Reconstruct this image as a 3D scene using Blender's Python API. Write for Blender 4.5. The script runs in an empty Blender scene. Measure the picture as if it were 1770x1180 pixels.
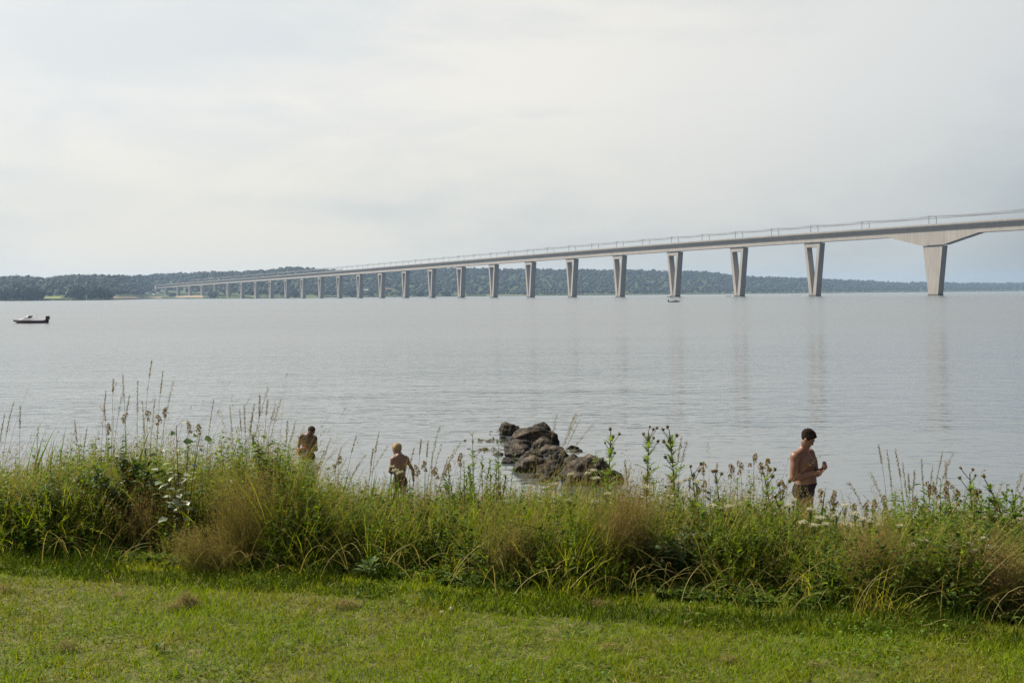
import bpy, math
import numpy as np
from mathutils import Matrix, Vector, noise as mnoise

scene = bpy.context.scene
COL = scene.collection
RNG = np.random.default_rng(7)
R = math.radians

# ------------------------------------------------------------------ camera model
F, CX, HY, ROLL, EYE = 1900.0, 885.0, 509.2, 0.0082, 3.9


def uv(x, y):
    dx, dy = x - CX, y - HY
    return (dx - ROLL * dy) / F, (dy + ROLL * dx) / F


def pt(x, y, Y):
    """world point on the sight line of photo pixel (x, y) at distance Y"""
    u, v = uv(x, y)
    return np.array([u * Y, Y, EYE - v * Y])


def horizon(x):
    return HY - ROLL * (x - CX)


# ------------------------------------------------------------------ mesh helpers
class Geo:
    def __init__(self):
        self.V, self.T, self.Q, self.n = [], [], [], 0
        self.extra = []

    def add(self, V, faces):
        V = np.asarray(V, float).reshape(-1, 3)
        faces = np.asarray(faces, int)
        if faces.size:
            (self.Q if faces.shape[1] == 4 else self.T).append(faces + self.n)
        self.V.append(V)
        self.n += len(V)
        return self

    def merge(self, g):
        for q in g.Q: self.Q.append(q + self.n)
        for t in g.T: self.T.append(t + self.n)
        self.V += g.V
        self.n += g.n
        return self

    def arrays(self):
        V = np.concatenate(self.V) if self.V else np.zeros((0, 3))
        return V, self.Q, self.T

    def mesh(self, name, mat=None, smooth=False):
        V, Qs, Ts = self.arrays()
        me = bpy.data.meshes.new(name)
        Q = np.concatenate(Qs) if Qs else np.zeros((0, 4), int)
        T = np.concatenate(Ts) if Ts else np.zeros((0, 3), int)
        me.vertices.add(len(V))
        me.vertices.foreach_set('co', V.astype(np.float32).ravel())
        loops = np.concatenate([Q.ravel(), T.ravel()]).astype(np.int32)
        me.loops.add(len(loops))
        me.loops.foreach_set('vertex_index', loops)
        nf = len(Q) + len(T)
        me.polygons.add(nf)
        starts = np.concatenate([np.arange(len(Q)) * 4, len(Q) * 4 + np.arange(len(T)) * 3]).astype(np.int32)
        me.polygons.foreach_set('loop_start', starts)
        me.polygons.foreach_set('use_smooth', np.full(nf, bool(smooth)))
        if mat: me.materials.append(mat)
        me.update(calc_edges=True)
        return me

    def build(self, name, mat=None, parent=None, loc=None, smooth=False):
        """link the collected faces as ONE object; loc = world place of its origin (vertices are given in local space)"""
        o = bpy.data.objects.new(name, self.mesh(name, mat, smooth))
        COL.objects.link(o)
        if loc is not None: o.location = loc
        if parent: o.parent = parent
        return o


def tag(o, label=None, cat=None, group=None, kind=None):
    if label: o['label'] = label
    if cat: o['category'] = cat
    if group: o['group'] = group
    if kind: o['kind'] = kind
    return o


def thing(name, label, cat, loc=(0, 0, 0), rz=0.0, group=None, scale=1.0):
    o = bpy.data.objects.new(name, None)
    o.empty_display_size = 0.1
    COL.objects.link(o)
    o.location = loc
    o.rotation_euler = (0, 0, rz)
    o.scale = (scale,) * 3
    return tag(o, label, cat, group, 'thing')


def dup(root, loc, rz=0.0, scale=1.0, label=None, group=None, tilt=(0, 0)):
    r = root.copy(); COL.objects.link(r)
    r.location = loc; r.rotation_euler = (tilt[0], tilt[1], rz); r.scale = (scale,) * 3
    if label: r['label'] = label
    if group: r['group'] = group
    for ch in list(root.children):
        c = ch.copy(); COL.objects.link(c); c.parent = r
        for g in list(ch.children):
            d = g.copy(); COL.objects.link(d); d.parent = c
    return r


def unit(v):
    v = np.asarray(v, float)
    return v / np.maximum(np.linalg.norm(v, axis=-1, keepdims=True), 1e-9)


def tube(P, rad, sides=5, cap=True):
    P = np.asarray(P, float); K = len(P)
    rad = np.broadcast_to(np.asarray(rad, float), (K,))
    T = unit(np.gradient(P, axis=0))
    ref = np.array([0, 0, 1.0]) if abs(T[0][2]) < 0.9 else np.array([1.0, 0, 0])
    A = unit(np.cross(T, ref)); B = np.cross(T, A)
    ang = np.arange(sides) * 2 * np.pi / sides
    V = P[:, None] + rad[:, None, None] * (np.cos(ang)[None, :, None] * A[:, None] + np.sin(ang)[None, :, None] * B[:, None])
    V = V.reshape(-1, 3)
    f = []
    for k in range(K - 1):
        for i in range(sides):
            j = (i + 1) % sides
            f.append([k * sides + i, k * sides + j, (k + 1) * sides + j, (k + 1) * sides + i])
    g = Geo(); g.add(V, f)
    if cap:
        for k in (0, K - 1):
            c = len(V)
            g.add(np.vstack([V[k * sides:(k + 1) * sides], P[k]]), [[i, (i + 1) % sides, sides] for i in range(sides)])
    return g


def box(x0, x1, y0, y1, z0, z1):
    V = [[x, y, z] for z in (z0, z1) for y in (y0, y1) for x in (x0, x1)]
    Fc = [[0, 2, 3, 1], [4, 5, 7, 6], [0, 1, 5, 4], [2, 6, 7, 3], [0, 4, 6, 2], [1, 3, 7, 5]]
    return Geo().add(V, Fc)


_ico = {}
def ico(sub):
    if sub not in _ico:
        import bmesh
        bm = bmesh.new()
        bmesh.ops.create_icosphere(bm, subdivisions=sub, radius=1)
        V = np.array([v.co[:] for v in bm.verts]); T = np.array([[v.index for v in f.verts] for f in bm.faces])
        bm.free(); _ico[sub] = (V, T)
    return _ico[sub]


def fbm(P, scale, seed=0, octaves=3):
    out = np.empty(len(P))
    for i, p in enumerate(P):
        out[i] = mnoise.fractal(Vector((p[0] * scale + seed * 7.3, p[1] * scale - seed * 3.1, p[2] * scale + seed)), 1.0, 2.0, octaves)
    return out


def vnoise2(x, y, seed=0):
    """smooth value noise, vectorised"""
    x = np.asarray(x, float); y = np.asarray(y, float)
    xi, yi = np.floor(x).astype(np.int64), np.floor(y).astype(np.int64)
    xf, yf = x - xi, y - yi
    def h(a, b):
        n = np.sin(a * 127.1 + b * 311.7 + seed * 74.7) * 43758.5453
        return n - np.floor(n)
    sx, sy = xf * xf * (3 - 2 * xf), yf * yf * (3 - 2 * yf)
    return (h(xi, yi) * (1 - sx) + h(xi + 1, yi) * sx) * (1 - sy) + (h(xi, yi + 1) * (1 - sx) + h(xi + 1, yi + 1) * sx) * sy


def blades(base, h, az, lean, curl, w, segs=3, twist=None, taper=1.6, rng=RNG):
    """grass blades: base (N,3), length, direction of lean, lean angle, extra bend, width -> Geo of N ribbon islands"""
    N = len(base)
    h, az, lean, curl, w = (np.broadcast_to(np.asarray(a, float), (N,)) for a in (h, az, lean, curl, w))
    t = np.linspace(0, 1, segs + 1)
    tm = (t[1:] + t[:-1]) / 2
    th = lean[:, None] + curl[:, None] * tm[None] ** 1.3
    d = np.stack([np.cos(az), np.sin(az), np.zeros(N)], -1)
    step = (np.sin(th)[..., None] * d[:, None] + np.cos(th)[..., None] * np.array([0, 0, 1.0])) * (h / segs)[:, None, None]
    P = np.concatenate([np.zeros((N, 1, 3)), np.cumsum(step, 1)], 1) + base[:, None]
    if twist is None: twist = rng.uniform(0, 2 * np.pi, N)
    side = np.stack([np.cos(twist), np.sin(twist), np.zeros(N)], -1)
    ww = w[:, None] * np.maximum(1 - t[None] ** taper, 0.06) * 0.5
    L = P - side[:, None] * ww[..., None]; Rr = P + side[:, None] * ww[..., None]
    V = np.stack([L, Rr], 2).reshape(-1, 3)
    k = np.arange(segs)
    q = np.stack([2 * k, 2 * k + 1, 2 * k + 3, 2 * k + 2], -1)
    Q = (q[None] + (np.arange(N) * (segs + 1) * 2)[:, None, None]).reshape(-1, 4)
    return Geo().add(V, Q), P


def leaves(pos, d, up, ln, wd, fold=0.25, droop=0.2):
    """leaf blades folded along the midrib: pos, direction, approx. upper-side normal, length, width -> Geo"""
    N = len(pos)
    d = unit(d); s = unit(np.cross(d, up)); n = np.cross(s, d)
    ln = np.broadcast_to(np.asarray(ln, float), (N,))[:, None]; wd = np.broadcast_to(np.asarray(wd, float), (N,))[:, None]
    def p(a, b, c): return pos + d * ln * a + s * wd * b + n * ln * c
    V = np.stack([p(0, 0, 0), p(.35, .5, fold * .35), p(.72, .36, fold * .2 - droop * .3), p(1, 0, -droop),
                  p(.72, -.36, fold * .2 - droop * .3), p(.35, -.5, fold * .35), p(.4, 0, 0), p(.75, 0, -droop * .4)], 1).reshape(-1, 3)
    f = np.array([[0, 1, 6, 6], [1, 2, 7, 6], [2, 3, 7, 7], [0, 6, 5, 5], [5, 6, 7, 4], [4, 7, 3, 3]])
    o = (np.arange(N) * 8)[:, None, None]
    g = Geo()
    tri = np.array([[0, 1, 6], [2, 3, 7], [0, 6, 5], [4, 7, 3]]); qd = np.array([[1, 2, 7, 6], [5, 6, 7, 4]])
    g.V.append(V); g.n = len(V)
    g.T.append((tri[None] + o).reshape(-1, 3)); g.Q.append((qd[None] + o).reshape(-1, 4))
    return g


def cards(pos, d, side, ln, wd):
    """small pointed four-corner flakes (spikelets, far leaves)"""
    N = len(pos)
    d = unit(d); side = unit(side)
    ln = np.broadcast_to(np.asarray(ln, float), (N,))[:, None]; wd = np.broadcast_to(np.asarray(wd, float), (N,))[:, None]
    V = np.stack([pos, pos + d * ln * .45 + side * wd * .5, pos + d * ln, pos + d * ln * .45 - side * wd * .5], 1).reshape(-1, 3)
    return Geo().add(V, (np.array([[0, 1, 2, 3]]) + (np.arange(N) * 4)[:, None]))


def rdir(N, rng=RNG):
    return unit(rng.normal(size=(N, 3)))


# ------------------------------------------------------------------ materials
def new_mat(name):
    m = bpy.data.materials.new(name); m.use_nodes = True
    nt = m.node_tree; nt.nodes.clear()
    return m, nt


def nd(nt, t, **kw):
    n = nt.nodes.new(t)
    for k, v in kw.items():
        if hasattr(n, k) and not k.startswith('_'): setattr(n, k, v)
    return n


def ramp(nt, cols, fac=None, interp='LINEAR'):
    r = nt.nodes.new('ShaderNodeValToRGB'); r.color_ramp.interpolation = interp
    e = r.color_ramp.elements
    while len(e) > 1: e.remove(e[0])
    for i, c in enumerate(cols):
        p, c = c if isinstance(c[0], (int, float)) and len(c) == 2 else (i / max(len(cols) - 1, 1), c)
        if i == 0: el = e[0]; el.position = p
        else: el = e.new(p)
        el.color = (*c, 1)
    if fac is not None: nt.links.new(fac, r.inputs[0])
    return r


def noise(nt, scale, detail=3, rough=0.55, coord=None, vscale=None, dist=0.0, loc=None):
    n = nt.nodes.new('ShaderNodeTexNoise')
    n.inputs['Scale'].default_value = scale; n.inputs['Detail'].default_value = detail
    n.inputs['Roughness'].default_value = rough; n.inputs['Distortion'].default_value = dist
    if coord is None:
        coord = nt.nodes.new('ShaderNodeNewGeometry').outputs['Position']
    if vscale:
        m = nt.nodes.new('ShaderNodeMapping'); m.inputs['Scale'].default_value = vscale
        if loc: m.inputs['Location'].default_value = loc
        nt.links.new(coord, m.inputs[0]); coord = m.outputs[0]
    nt.links.new(coord, n.inputs['Vector'])
    return n


def mix(nt, a, b, fac, mode='MIX'):
    m = nt.nodes.new('ShaderNodeMix'); m.data_type = 'RGBA'; m.blend_type = mode
    for s, v in ((m.inputs['Factor'], fac), (m.inputs[6], a), (m.inputs[7], b)):
        if isinstance(v, (int, float)): s.default_value = v
        elif isinstance(v, tuple): s.default_value = (*v, 1)
        else: nt.links.new(v, s)
    return m.outputs[2]


def out(nt, sh, disp=None):
    o = nt.nodes.new('ShaderNodeOutputMaterial'); nt.links.new(sh, o.inputs[0])
    return o


def principled(nt, color, rough=0.6, spec=0.3, bump=None, bump_s=0.2, bump_d=0.02, metal=0.0):
    b = nt.nodes.new('ShaderNodeBsdfPrincipled')
    if isinstance(color, tuple): b.inputs['Base Color'].default_value = (*color, 1)
    else: nt.links.new(color, b.inputs['Base Color'])
    b.inputs['Roughness'].default_value = rough
    b.inputs['Specular IOR Level'].default_value = spec
    b.inputs['Metallic'].default_value = metal
    if bump is not None:
        n = nt.nodes.new('ShaderNodeBump'); n.inputs['Strength'].default_value = bump_s; n.inputs['Distance'].default_value = bump_d
        nt.links.new(bump, n.inputs['Height']); nt.links.new(n.outputs[0], b.inputs['Normal'])
    return b


def leaf_mat(name, cols, trans=0.35, rough=0.5, patch=None, patch_scale=1.5, tint=(1.15, 1.1, 0.6), spec=0.08, patch_lo=0.45, patch_hi=0.65):
    """leaf colour varies from blade to blade, with optional broad patches of another colour; light passes through"""
    m, nt = new_mat(name)
    g = nt.nodes.new('ShaderNodeNewGeometry')
    c = ramp(nt, cols, g.outputs['Random Per Island']).outputs[0]
    if patch:
        n = noise(nt, patch_scale, 4, 0.6)
        f = ramp(nt, [(patch_lo, (0, 0, 0)), (patch_hi, (1, 1, 1))], n.outputs[0])
        c2 = ramp(nt, patch, g.outputs['Random Per Island']).outputs[0]
        c = mix(nt, c, c2, f.outputs[0])
    b = principled(nt, c, rough, spec)
    t = nt.nodes.new('ShaderNodeBsdfTranslucent')
    nt.links.new(mix(nt, c, tint, 1.0, 'MULTIPLY'), t.inputs[0])
    mx = nt.nodes.new('ShaderNodeMixShader'); mx.inputs[0].default_value = trans
    nt.links.new(b.outputs[0], mx.inputs[1]); nt.links.new(t.outputs[0], mx.inputs[2])
    out(nt, mx.outputs[0])
    return m


def plain(name, col, rough=0.6, spec=0.3, var=0.12, scale=3.0, bump_s=0.0, bump_d=0.01, metal=0.0):
    m, nt = new_mat(name)
    tc = nt.nodes.new('ShaderNodeTexCoord').outputs['Object']
    n = noise(nt, scale, 4, 0.6, tc)
    c = ramp(nt, [tuple(v * (1 - var) for v in col), tuple(min(v * (1 + var), 1) for v in col)], n.outputs[0])
    b = principled(nt, c.outputs[0], rough, spec, n.outputs[0] if bump_s else None, bump_s, bump_d, metal)
    out(nt, b.outputs[0])
    return m


# ------------------------------------------------------------------ camera, light, sky
cam_d = bpy.data.cameras.new('camera'); cam = bpy.data.objects.new('camera', cam_d); COL.objects.link(cam)
cam_d.sensor_width = 36; cam_d.sensor_fit = 'HORIZONTAL'; cam_d.lens = F / 1770 * 36
cam_d.shift_y = -(590 - HY) / 1770
cam_d.clip_start = 0.1; cam_d.clip_end = 30000
ca, sa = math.cos(ROLL), math.sin(ROLL)
cam.matrix_world = Matrix(((ca, sa, 0, 0), (0, 0, -1, 0), (-sa, ca, 0, EYE), (0, 0, 0, 1)))
scene.camera = cam

SUN_EL, SUN_AZ = R(46), (-0.91, 0.42)
az = math.atan2(SUN_AZ[1], SUN_AZ[0])
sdir = Vector((math.cos(SUN_EL) * math.cos(az), math.cos(SUN_EL) * math.sin(az), math.sin(SUN_EL)))
sun_d = bpy.data.lights.new('sun', 'SUN'); sun_d.energy = 5.0; sun_d.angle = R(0.6); sun_d.color = (1.0, 0.92, 0.78)
sun = bpy.data.objects.new('sun', sun_d); COL.objects.link(sun)
sun.rotation_euler = (-sdir).to_track_quat('-Z', 'Y').to_euler()

world = bpy.data.worlds.new('World'); scene.world = world; world.use_nodes = True
nt = world.node_tree; nt.nodes.clear()
sky = nt.nodes.new('ShaderNodeTexSky'); sky.sky_type = 'NISHITA'; sky.sun_disc = False
sky.sun_elevation = SUN_EL; sky.sun_rotation = math.atan2(sdir.x, sdir.y)
sky.air_density = 1.2; sky.dust_density = 2.5
bg = nt.nodes.new('ShaderNodeBackground'); bg.inputs[1].default_value = 0.05
nt.links.new(sky.outputs[0], bg.inputs[0])
tc = nt.nodes.new('ShaderNodeTexCoord').outputs['Generated']
sep = nt.nodes.new('ShaderNodeSeparateXYZ'); nt.links.new(tc, sep.inputs[0])
dot = nt.nodes.new('ShaderNodeVectorMath'); dot.operation = 'DOT_PRODUCT'
dot.inputs[1].default_value = sdir; nt.links.new(tc, dot.inputs[0])
SKY_LOC = (1.5, 7.7, 2.6)
# thin bright cloud sheet: soft streaks, brighter towards the sun, greyer low down
n1 = noise(nt, 1.9, 5, 0.5, tc, (1.0, 1.0, 3.6), 0.3, SKY_LOC)
n2 = noise(nt, 6.0, 6, 0.6, tc, (1.0, 1.0, 3.0), 0.5)
nm = mix(nt, n1.outputs[0], n2.outputs[0], 0.3)
glow = nt.nodes.new('ShaderNodeMapRange'); glow.inputs[1].default_value = -0.6; glow.inputs[2].default_value = 0.75
glow.inputs[3].default_value = 0.0; glow.inputs[4].default_value = 1.0
nt.links.new(dot.outputs['Value'], glow.inputs[0])
c_white = ramp(nt, [(0.0, (0.07, 0.09, 0.13)), (0.36, (0.13, 0.155, 0.20)), (0.5, (0.70, 0.73, 0.745)), (0.64, (0.87, 0.865, 0.835)), (0.75, (0.98, 0.945, 0.875)), (1.0, (1.05, 1.02, 0.96))], glow.outputs[0]).outputs[0]
c_gap = ramp(nt, [(0.0, (0.06, 0.085, 0.13)), (0.36, (0.11, 0.145, 0.20)), (0.5, (0.60, 0.65, 0.675)), (0.7, (0.72, 0.765, 0.78)), (1.0, (0.9, 0.92, 0.92))], glow.outputs[0]).outputs[0]
cf = ramp(nt, [(0.36, (0, 0, 0)), (0.58, (1, 1, 1))], nm)
cf.color_ramp.interpolation = 'EASE'
cc = mix(nt, c_gap, c_white, cf.outputs[0])
low = ramp(nt, [(0.0, (0.87, 0.865, 0.82)), (0.17, (1, 1, 1))], sep.outputs[2])
cc = mix(nt, cc, low.outputs[0], 1.0, 'MULTIPLY')
bg2 = nt.nodes.new('ShaderNodeBackground'); nt.links.new(cc, bg2.inputs[0]); bg2.inputs[1].default_value = 0.505
ms = nt.nodes.new('ShaderNodeMixShader'); ms.inputs[0].default_value = 0.86
thin = nt.nodes.new('ShaderNodeMapRange'); thin.inputs[1].default_value = 0.30; thin.inputs[2].default_value = 0.85
thin.inputs[3].default_value = 0.93; thin.inputs[4].default_value = 0.30
nt.links.new(sep.outputs[2], thin.inputs[0]); nt.links.new(thin.outputs[0], ms.inputs[0])
nt.links.new(bg.outputs[0], ms.inputs[1]); nt.links.new(bg2.outputs[0], ms.inputs[2])
wo = nt.nodes.new('ShaderNodeOutputWorld'); nt.links.new(ms.outputs[0], wo.inputs[0])

vs = scene.view_settings
vs.view_transform = 'Standard'; vs.look = 'None'; vs.exposure = 0.9; vs.gamma = 1.0; vs.use_curve_mapping = False
scene.cycles.max_bounces = 7; scene.cycles.diffuse_bounces = 3; scene.cycles.glossy_bounces = 3
scene.cycles.transmission_bounces = 4; scene.cycles.transparent_max_bounces = 8; scene.cycles.volume_bounces = 0
scene.cycles.use_denoising = True
scene.cycles.denoiser = 'OPENIMAGEDENOISE'
scene.cycles.denoising_input_passes = 'RGB_ALBEDO_NORMAL'
scene.cycles.denoising_prefilter = 'NONE'
scene.cycles.sample_clamp_indirect = 6.0
scene.cycles.caustics_reflective = False

# ------------------------------------------------------------------ air
hz = box(-4600, 6600, -40, 10500, -5.5, 150).build('haze')
tag(hz, kind='stuff')
m, nt = new_mat('haze_air')
vol = nt.nodes.new('ShaderNodeVolumePrincipled')
vol.inputs['Color'].default_value = (0.48, 0.68, 0.97, 1); vol.inputs['Density'].default_value = 0.000072
vol.inputs['Anisotropy'].default_value = 0.2
o_ = nt.nodes.new('ShaderNodeOutputMaterial'); nt.links.new(vol.outputs[0], o_.inputs['Volume'])
hz.data.materials.append(m)
m.cycles.volume_sampling = 'DISTANCE'

# ------------------------------------------------------------------ ground, water
def edge(X): return 6.10 - 0.30 * X

def smooth(a, b, x):
    t = np.clip((np.asarray(x, float) - a) / (b - a), 0, 1)
    return t * t * (3 - 2 * t)

def ground_z(X, Y):
    X = np.asarray(X, float); Y = np.asarray(Y, float)
    q = Y - edge(X) - .37
    Yb = Y - 0.12 * X
    zb = np.interp(Yb, [8, 12, 15.1, 18.1, 20.24, 27.2, 40, 90], [.8, .5, .16, 0, -.27, -.9, -2.2, -4.5])
    s = smooth(1.1, 5.4, q)
    lawn = 2.2 + 0.03 * (vnoise2(X * 1.1, Y * 1.1, 1) - .5) + 0.02 * (vnoise2(X * 3.1, Y * 3.1, 2) - .5)
    return lawn * (1 - s) + (zb + 0.03 * (vnoise2(X * 1.7, Y * 1.7, 5) - .5)) * s

def on_edge(x, q, y=900):
    """ground place seen at photo column x, q metres behind the mown edge"""
    u = uv(x, y)[0]
    Y = (6.47 + q) / (1 + 0.30 * u)
    return u * Y, Y

gx = np.concatenate([np.linspace(-60, -9, 30), np.linspace(-8.8, 8.8, 150), np.linspace(9, 60, 30)])
gy = np.concatenate([np.linspace(-12, 3, 20), np.linspace(3.1, 16, 130), np.linspace(16.2, 34, 60), np.linspace(35, 90, 20)])
GX, GY = np.meshgrid(gx, gy, indexing='ij')
GZ = ground_z(GX, GY)
ni, nj = GX.shape
idx = np.arange(ni * nj).reshape(ni, nj)
Q = np.stack([idx[:-1, :-1], idx[1:, :-1], idx[1:, 1:], idx[:-1, 1:]], -1).reshape(-1, 4)
m, nt = new_mat('soil_and_beach')
pos = nt.nodes.new('ShaderNodeNewGeometry').outputs['Position']
sx = nt.nodes.new('ShaderNodeSeparateXYZ'); nt.links.new(pos, sx.inputs[0])
soil = ramp(nt, [(0.3, (0.035, 0.04, 0.012)), (0.55, (0.075, 0.075, 0.02)), (0.75, (0.12, 0.095, 0.04))], noise(nt, 9, 5, .65).outputs[0]).outputs[0]
vor = nt.nodes.new('ShaderNodeTexVoronoi'); vor.inputs['Scale'].default_value = 14; nt.links.new(pos, vor.inputs['Vector'])
peb = ramp(nt, [(0.0, (0.10, 0.085, 0.07)), (0.4, (0.17, 0.15, 0.125)), (0.7, (0.25, 0.22, 0.19)), (1.0, (0.14, 0.11, 0.085))], vor.outputs['Color']).outputs[0]
zf = nt.nodes.new('ShaderNodeMapRange'); zf.inputs[1].default_value = 0.45; zf.inputs[2].default_value = 0.9
nt.links.new(sx.outputs[2], zf.inputs[0])
c = mix(nt, peb, soil, zf.outputs[0])
b = principled(nt, c, 0.85, 0.2, vor.outputs['Distance'], 0.6, 0.03)
out(nt, b.outputs[0])
g = Geo().add(np.stack([GX, GY, GZ], -1).reshape(-1, 3), Q)
tag(g.build('ground', m, smooth=True), kind='structure')

# water: one sheet to beyond the far shore, ripples in the normal
m, nt = new_mat('fjord_water')
pos = nt.nodes.new('ShaderNodeNewGeometry').outputs['Position']
w1 = noise(nt, 1.0, 2, 0.5, pos, (1.15, 2.6, 1), 0.4)
w2 = noise(nt, 1.0, 3, 0.55, pos, (0.28, 0.8, 1), 0.6)
w3 = noise(nt, 1.0, 2, 0.5, pos, (0.035, 0.09, 1), 0.3)
lane = noise(nt, 1.0, 3, 0.5, pos, (0.004, 0.022, 1), 0.2)
lr = nt.nodes.new('ShaderNodeMapRange'); lr.inputs[1].default_value = 0.38; lr.inputs[2].default_value = 0.62
lr.inputs[3].default_value = 0.4; lr.inputs[4].default_value = 1.3
nt.links.new(lane.outputs[0], lr.inputs[0])
def mth(op, a, b):
    n = nt.nodes.new('ShaderNodeMath'); n.operation = op
    for s, v in zip(n.inputs, (a, b)):
        if isinstance(v, (int, float)): s.default_value = v
        else: nt.links.new(v, s)
    return n.outputs[0]
hgt = mth('ADD', mth('MULTIPLY', w1.outputs[0], 0.036), mth('ADD', mth('MULTIPLY', w2.outputs[0], 0.064), mth('MULTIPLY', w3.outputs[0], 0.16)))
hgt = mth('MULTIPLY', hgt, lr.outputs[0])
bmp = nt.nodes.new('ShaderNodeBump'); bmp.inputs['Strength'].default_value = 1.0; bmp.inputs['Distance'].default_value = 1.0
nt.links.new(hgt, bmp.inputs['Height'])
b = principled(nt, (0.060, 0.074, 0.081), 0.13, 0.5)
sw = nt.nodes.new('ShaderNodeSeparateXYZ'); nt.links.new(pos, sw.inputs[0])
rw = nt.nodes.new('ShaderNodeMapRange'); rw.inputs[1].default_value = 16; rw.inputs[2].default_value = 140      # sheltered by the shore, choppier out
rw.inputs[3].default_value = 0.06; rw.inputs[4].default_value = 0.24
nt.links.new(sw.outputs[1], rw.inputs[0]); nt.links.new(rw.outputs[0], b.inputs['Roughness'])
b.inputs['IOR'].default_value = 2.0
nt.links.new(bmp.outputs[0], b.inputs['Normal'])
out(nt, b.outputs[0])
wx = [-4500, -600, -60, 60, 600, 6500]; wy = [11, 60, 400, 2000, 10000]
V = [[x, y, 0] for x in wx for y in wy]; n_ = len(wy)
Q = [[i * n_ + j, (i + 1) * n_ + j, (i + 1) * n_ + j + 1, i * n_ + j + 1] for i in range(len(wx) - 1) for j in range(n_ - 1)]
tag(Geo().add(V, Q).build('water', m), kind='structure')
# ------------------------------------------------------------------ far shore: hills, fields, forest, houses
HX = np.arange(-420, 2260, 16)
DS = np.interp(HX, [-420, 0, 195, 235, 262, 285, 310, 350, 395, 440, 560, 800, 1100, 1300, 1500, 1770, 2260], [1900, 1950, 2050, 2500, 3030, 3060, 3000, 2850, 2740, 2680, 2950, 3200, 3500, 4000, 4900, 6300, 7000])
DR = DS + np.interp(HX, [-420, 0, 500, 1100, 1770, 2260], [800, 850, 900, 1000, 1400, 1500])
YS = np.interp(HX, [-420, -200, 0, 30, 60, 75, 100, 130, 180, 205, 230, 260, 300, 350, 400, 440, 480, 515, 545, 600, 650, 700, 750, 800, 850, 900, 940, 1000, 1042, 1086,
                    1150, 1200, 1240, 1265, 1300, 1350, 1410, 1450, 1475, 1495, 1530, 1560, 1600, 1640, 1700, 1770, 2260],
               [480, 476, 478, 476, 478, 481, 476, 474, 474.5, 474.5, 476, 473.5, 471.5, 469.5, 469, 468, 463, 460, 464, 467, 465, 464, 463, 462.4, 463, 464, 465, 465, 466.4, 465.4,
                467, 468, 470, 474.5, 477, 479, 480.5, 482.5, 484, 484, 487, 488, 486.5, 488, 488.5, 488.5, 487])
TREE = np.interp(HX, [0, 1100, 1770], [13, 14, 17])
ZR = EYE + (horizon(HX) - YS) / F * DR - TREE
UH = (HX - CX) / F
TT = np.array([0, .02, .05, .1, .16, .25, .36, .5, .65, .8, .92, 1.0, 1.15, 1.4])

def prof(t, zr):
    t = np.asarray(t, float)
    low = np.interp(t, [0, .02, .05, .16], [-0.6, 1.2, 3.0, 9.0])
    z = low + np.maximum(zr - 9, 0) * smooth(.1, 1.0, t) ** .85
    return np.where(t > 1, z * (1 - (t - 1) * 1.6), z)

def hill_at(x, t):
    ds, dr, zr = np.interp(x, HX, DS), np.interp(x, HX, DR), np.interp(x, HX, ZR)
    D = ds + (dr - ds) * t
    X = (np.asarray(x, float) - CX) / F * D
    z = prof(t, zr) + 2.5 * (vnoise2(X / 130, D / 130, 4) - .5) * np.clip(np.asarray(t) * 8, 0, 1)
    return X, D, z

A_, B_ = np.meshgrid(HX, TT, indexing='ij')
X, D, Z = hill_at(A_, B_)
ni, nj = X.shape; idx = np.arange(ni * nj).reshape(ni, nj)
Q = np.stack([idx[:-1, :-1], idx[1:, :-1], idx[1:, 1:], idx[:-1, 1:]], -1).reshape(-1, 4)
m, nt = new_mat('hill_meadow')
c = ramp(nt, [(0.3, (0.03, 0.045, 0.018)), (0.6, (0.055, 0.075, 0.03))], noise(nt, 0.012, 5, .6).outputs[0]).outputs[0]
out(nt, principled(nt, c, 0.9, 0.1).outputs[0])
tag(Geo().add(np.stack([X, D, Z], -1).reshape(-1, 3), Q).build('hills', m, smooth=True), kind='structure')

def field(x0, x1, t0, t1, col, nm='field'):
    xs, ts = np.linspace(x0, x1, 14), np.linspace(t0, t1, 9)
    a, b = np.meshgrid(xs, ts, indexing='ij')
    X, D, Z = hill_at(a, b)
    Z = Z + 0.8
    ni, nj = X.shape; idx = np.arange(ni * nj).reshape(ni, nj)
    Q = np.stack([idx[:-1, :-1], idx[1:, :-1], idx[1:, 1:], idx[:-1, 1:]], -1).reshape(-1, 4)
    tag(Geo().add(np.stack([X, D, Z], -1).reshape(-1, 3), Q).build(nm, plain('crop', col, .9, .1, .2, .02)), kind='structure')

FIELDS = [(196, 279, .03, .105, (.23, .175, .11)), (304, 351, .035, .12, (.22, .165, .11)), (76, 106, .05, .11, (.14, .16, .05)),
          (392, 442, .03, .09, (.11, .15, .05)), (200, 262, .12, .15, (.12, .14, .06)), (840, 905, .02, .06, (.14,.15,.07)), (520, 548, .03, .09, (.14, .18, .06))]
for f_ in FIELDS: field(*f_)

far_leaf = leaf_mat('far_foliage', [(.026, .037, .027), (.034, .047, .032), (.042, .055, .035)], 0.12, .7, patch=[(.025, .034, .027), (.037, .047, .034)], patch_scale=.012, spec=.1)
bark = plain('bark', (.09, .07, .05), .9, .1)

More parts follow.
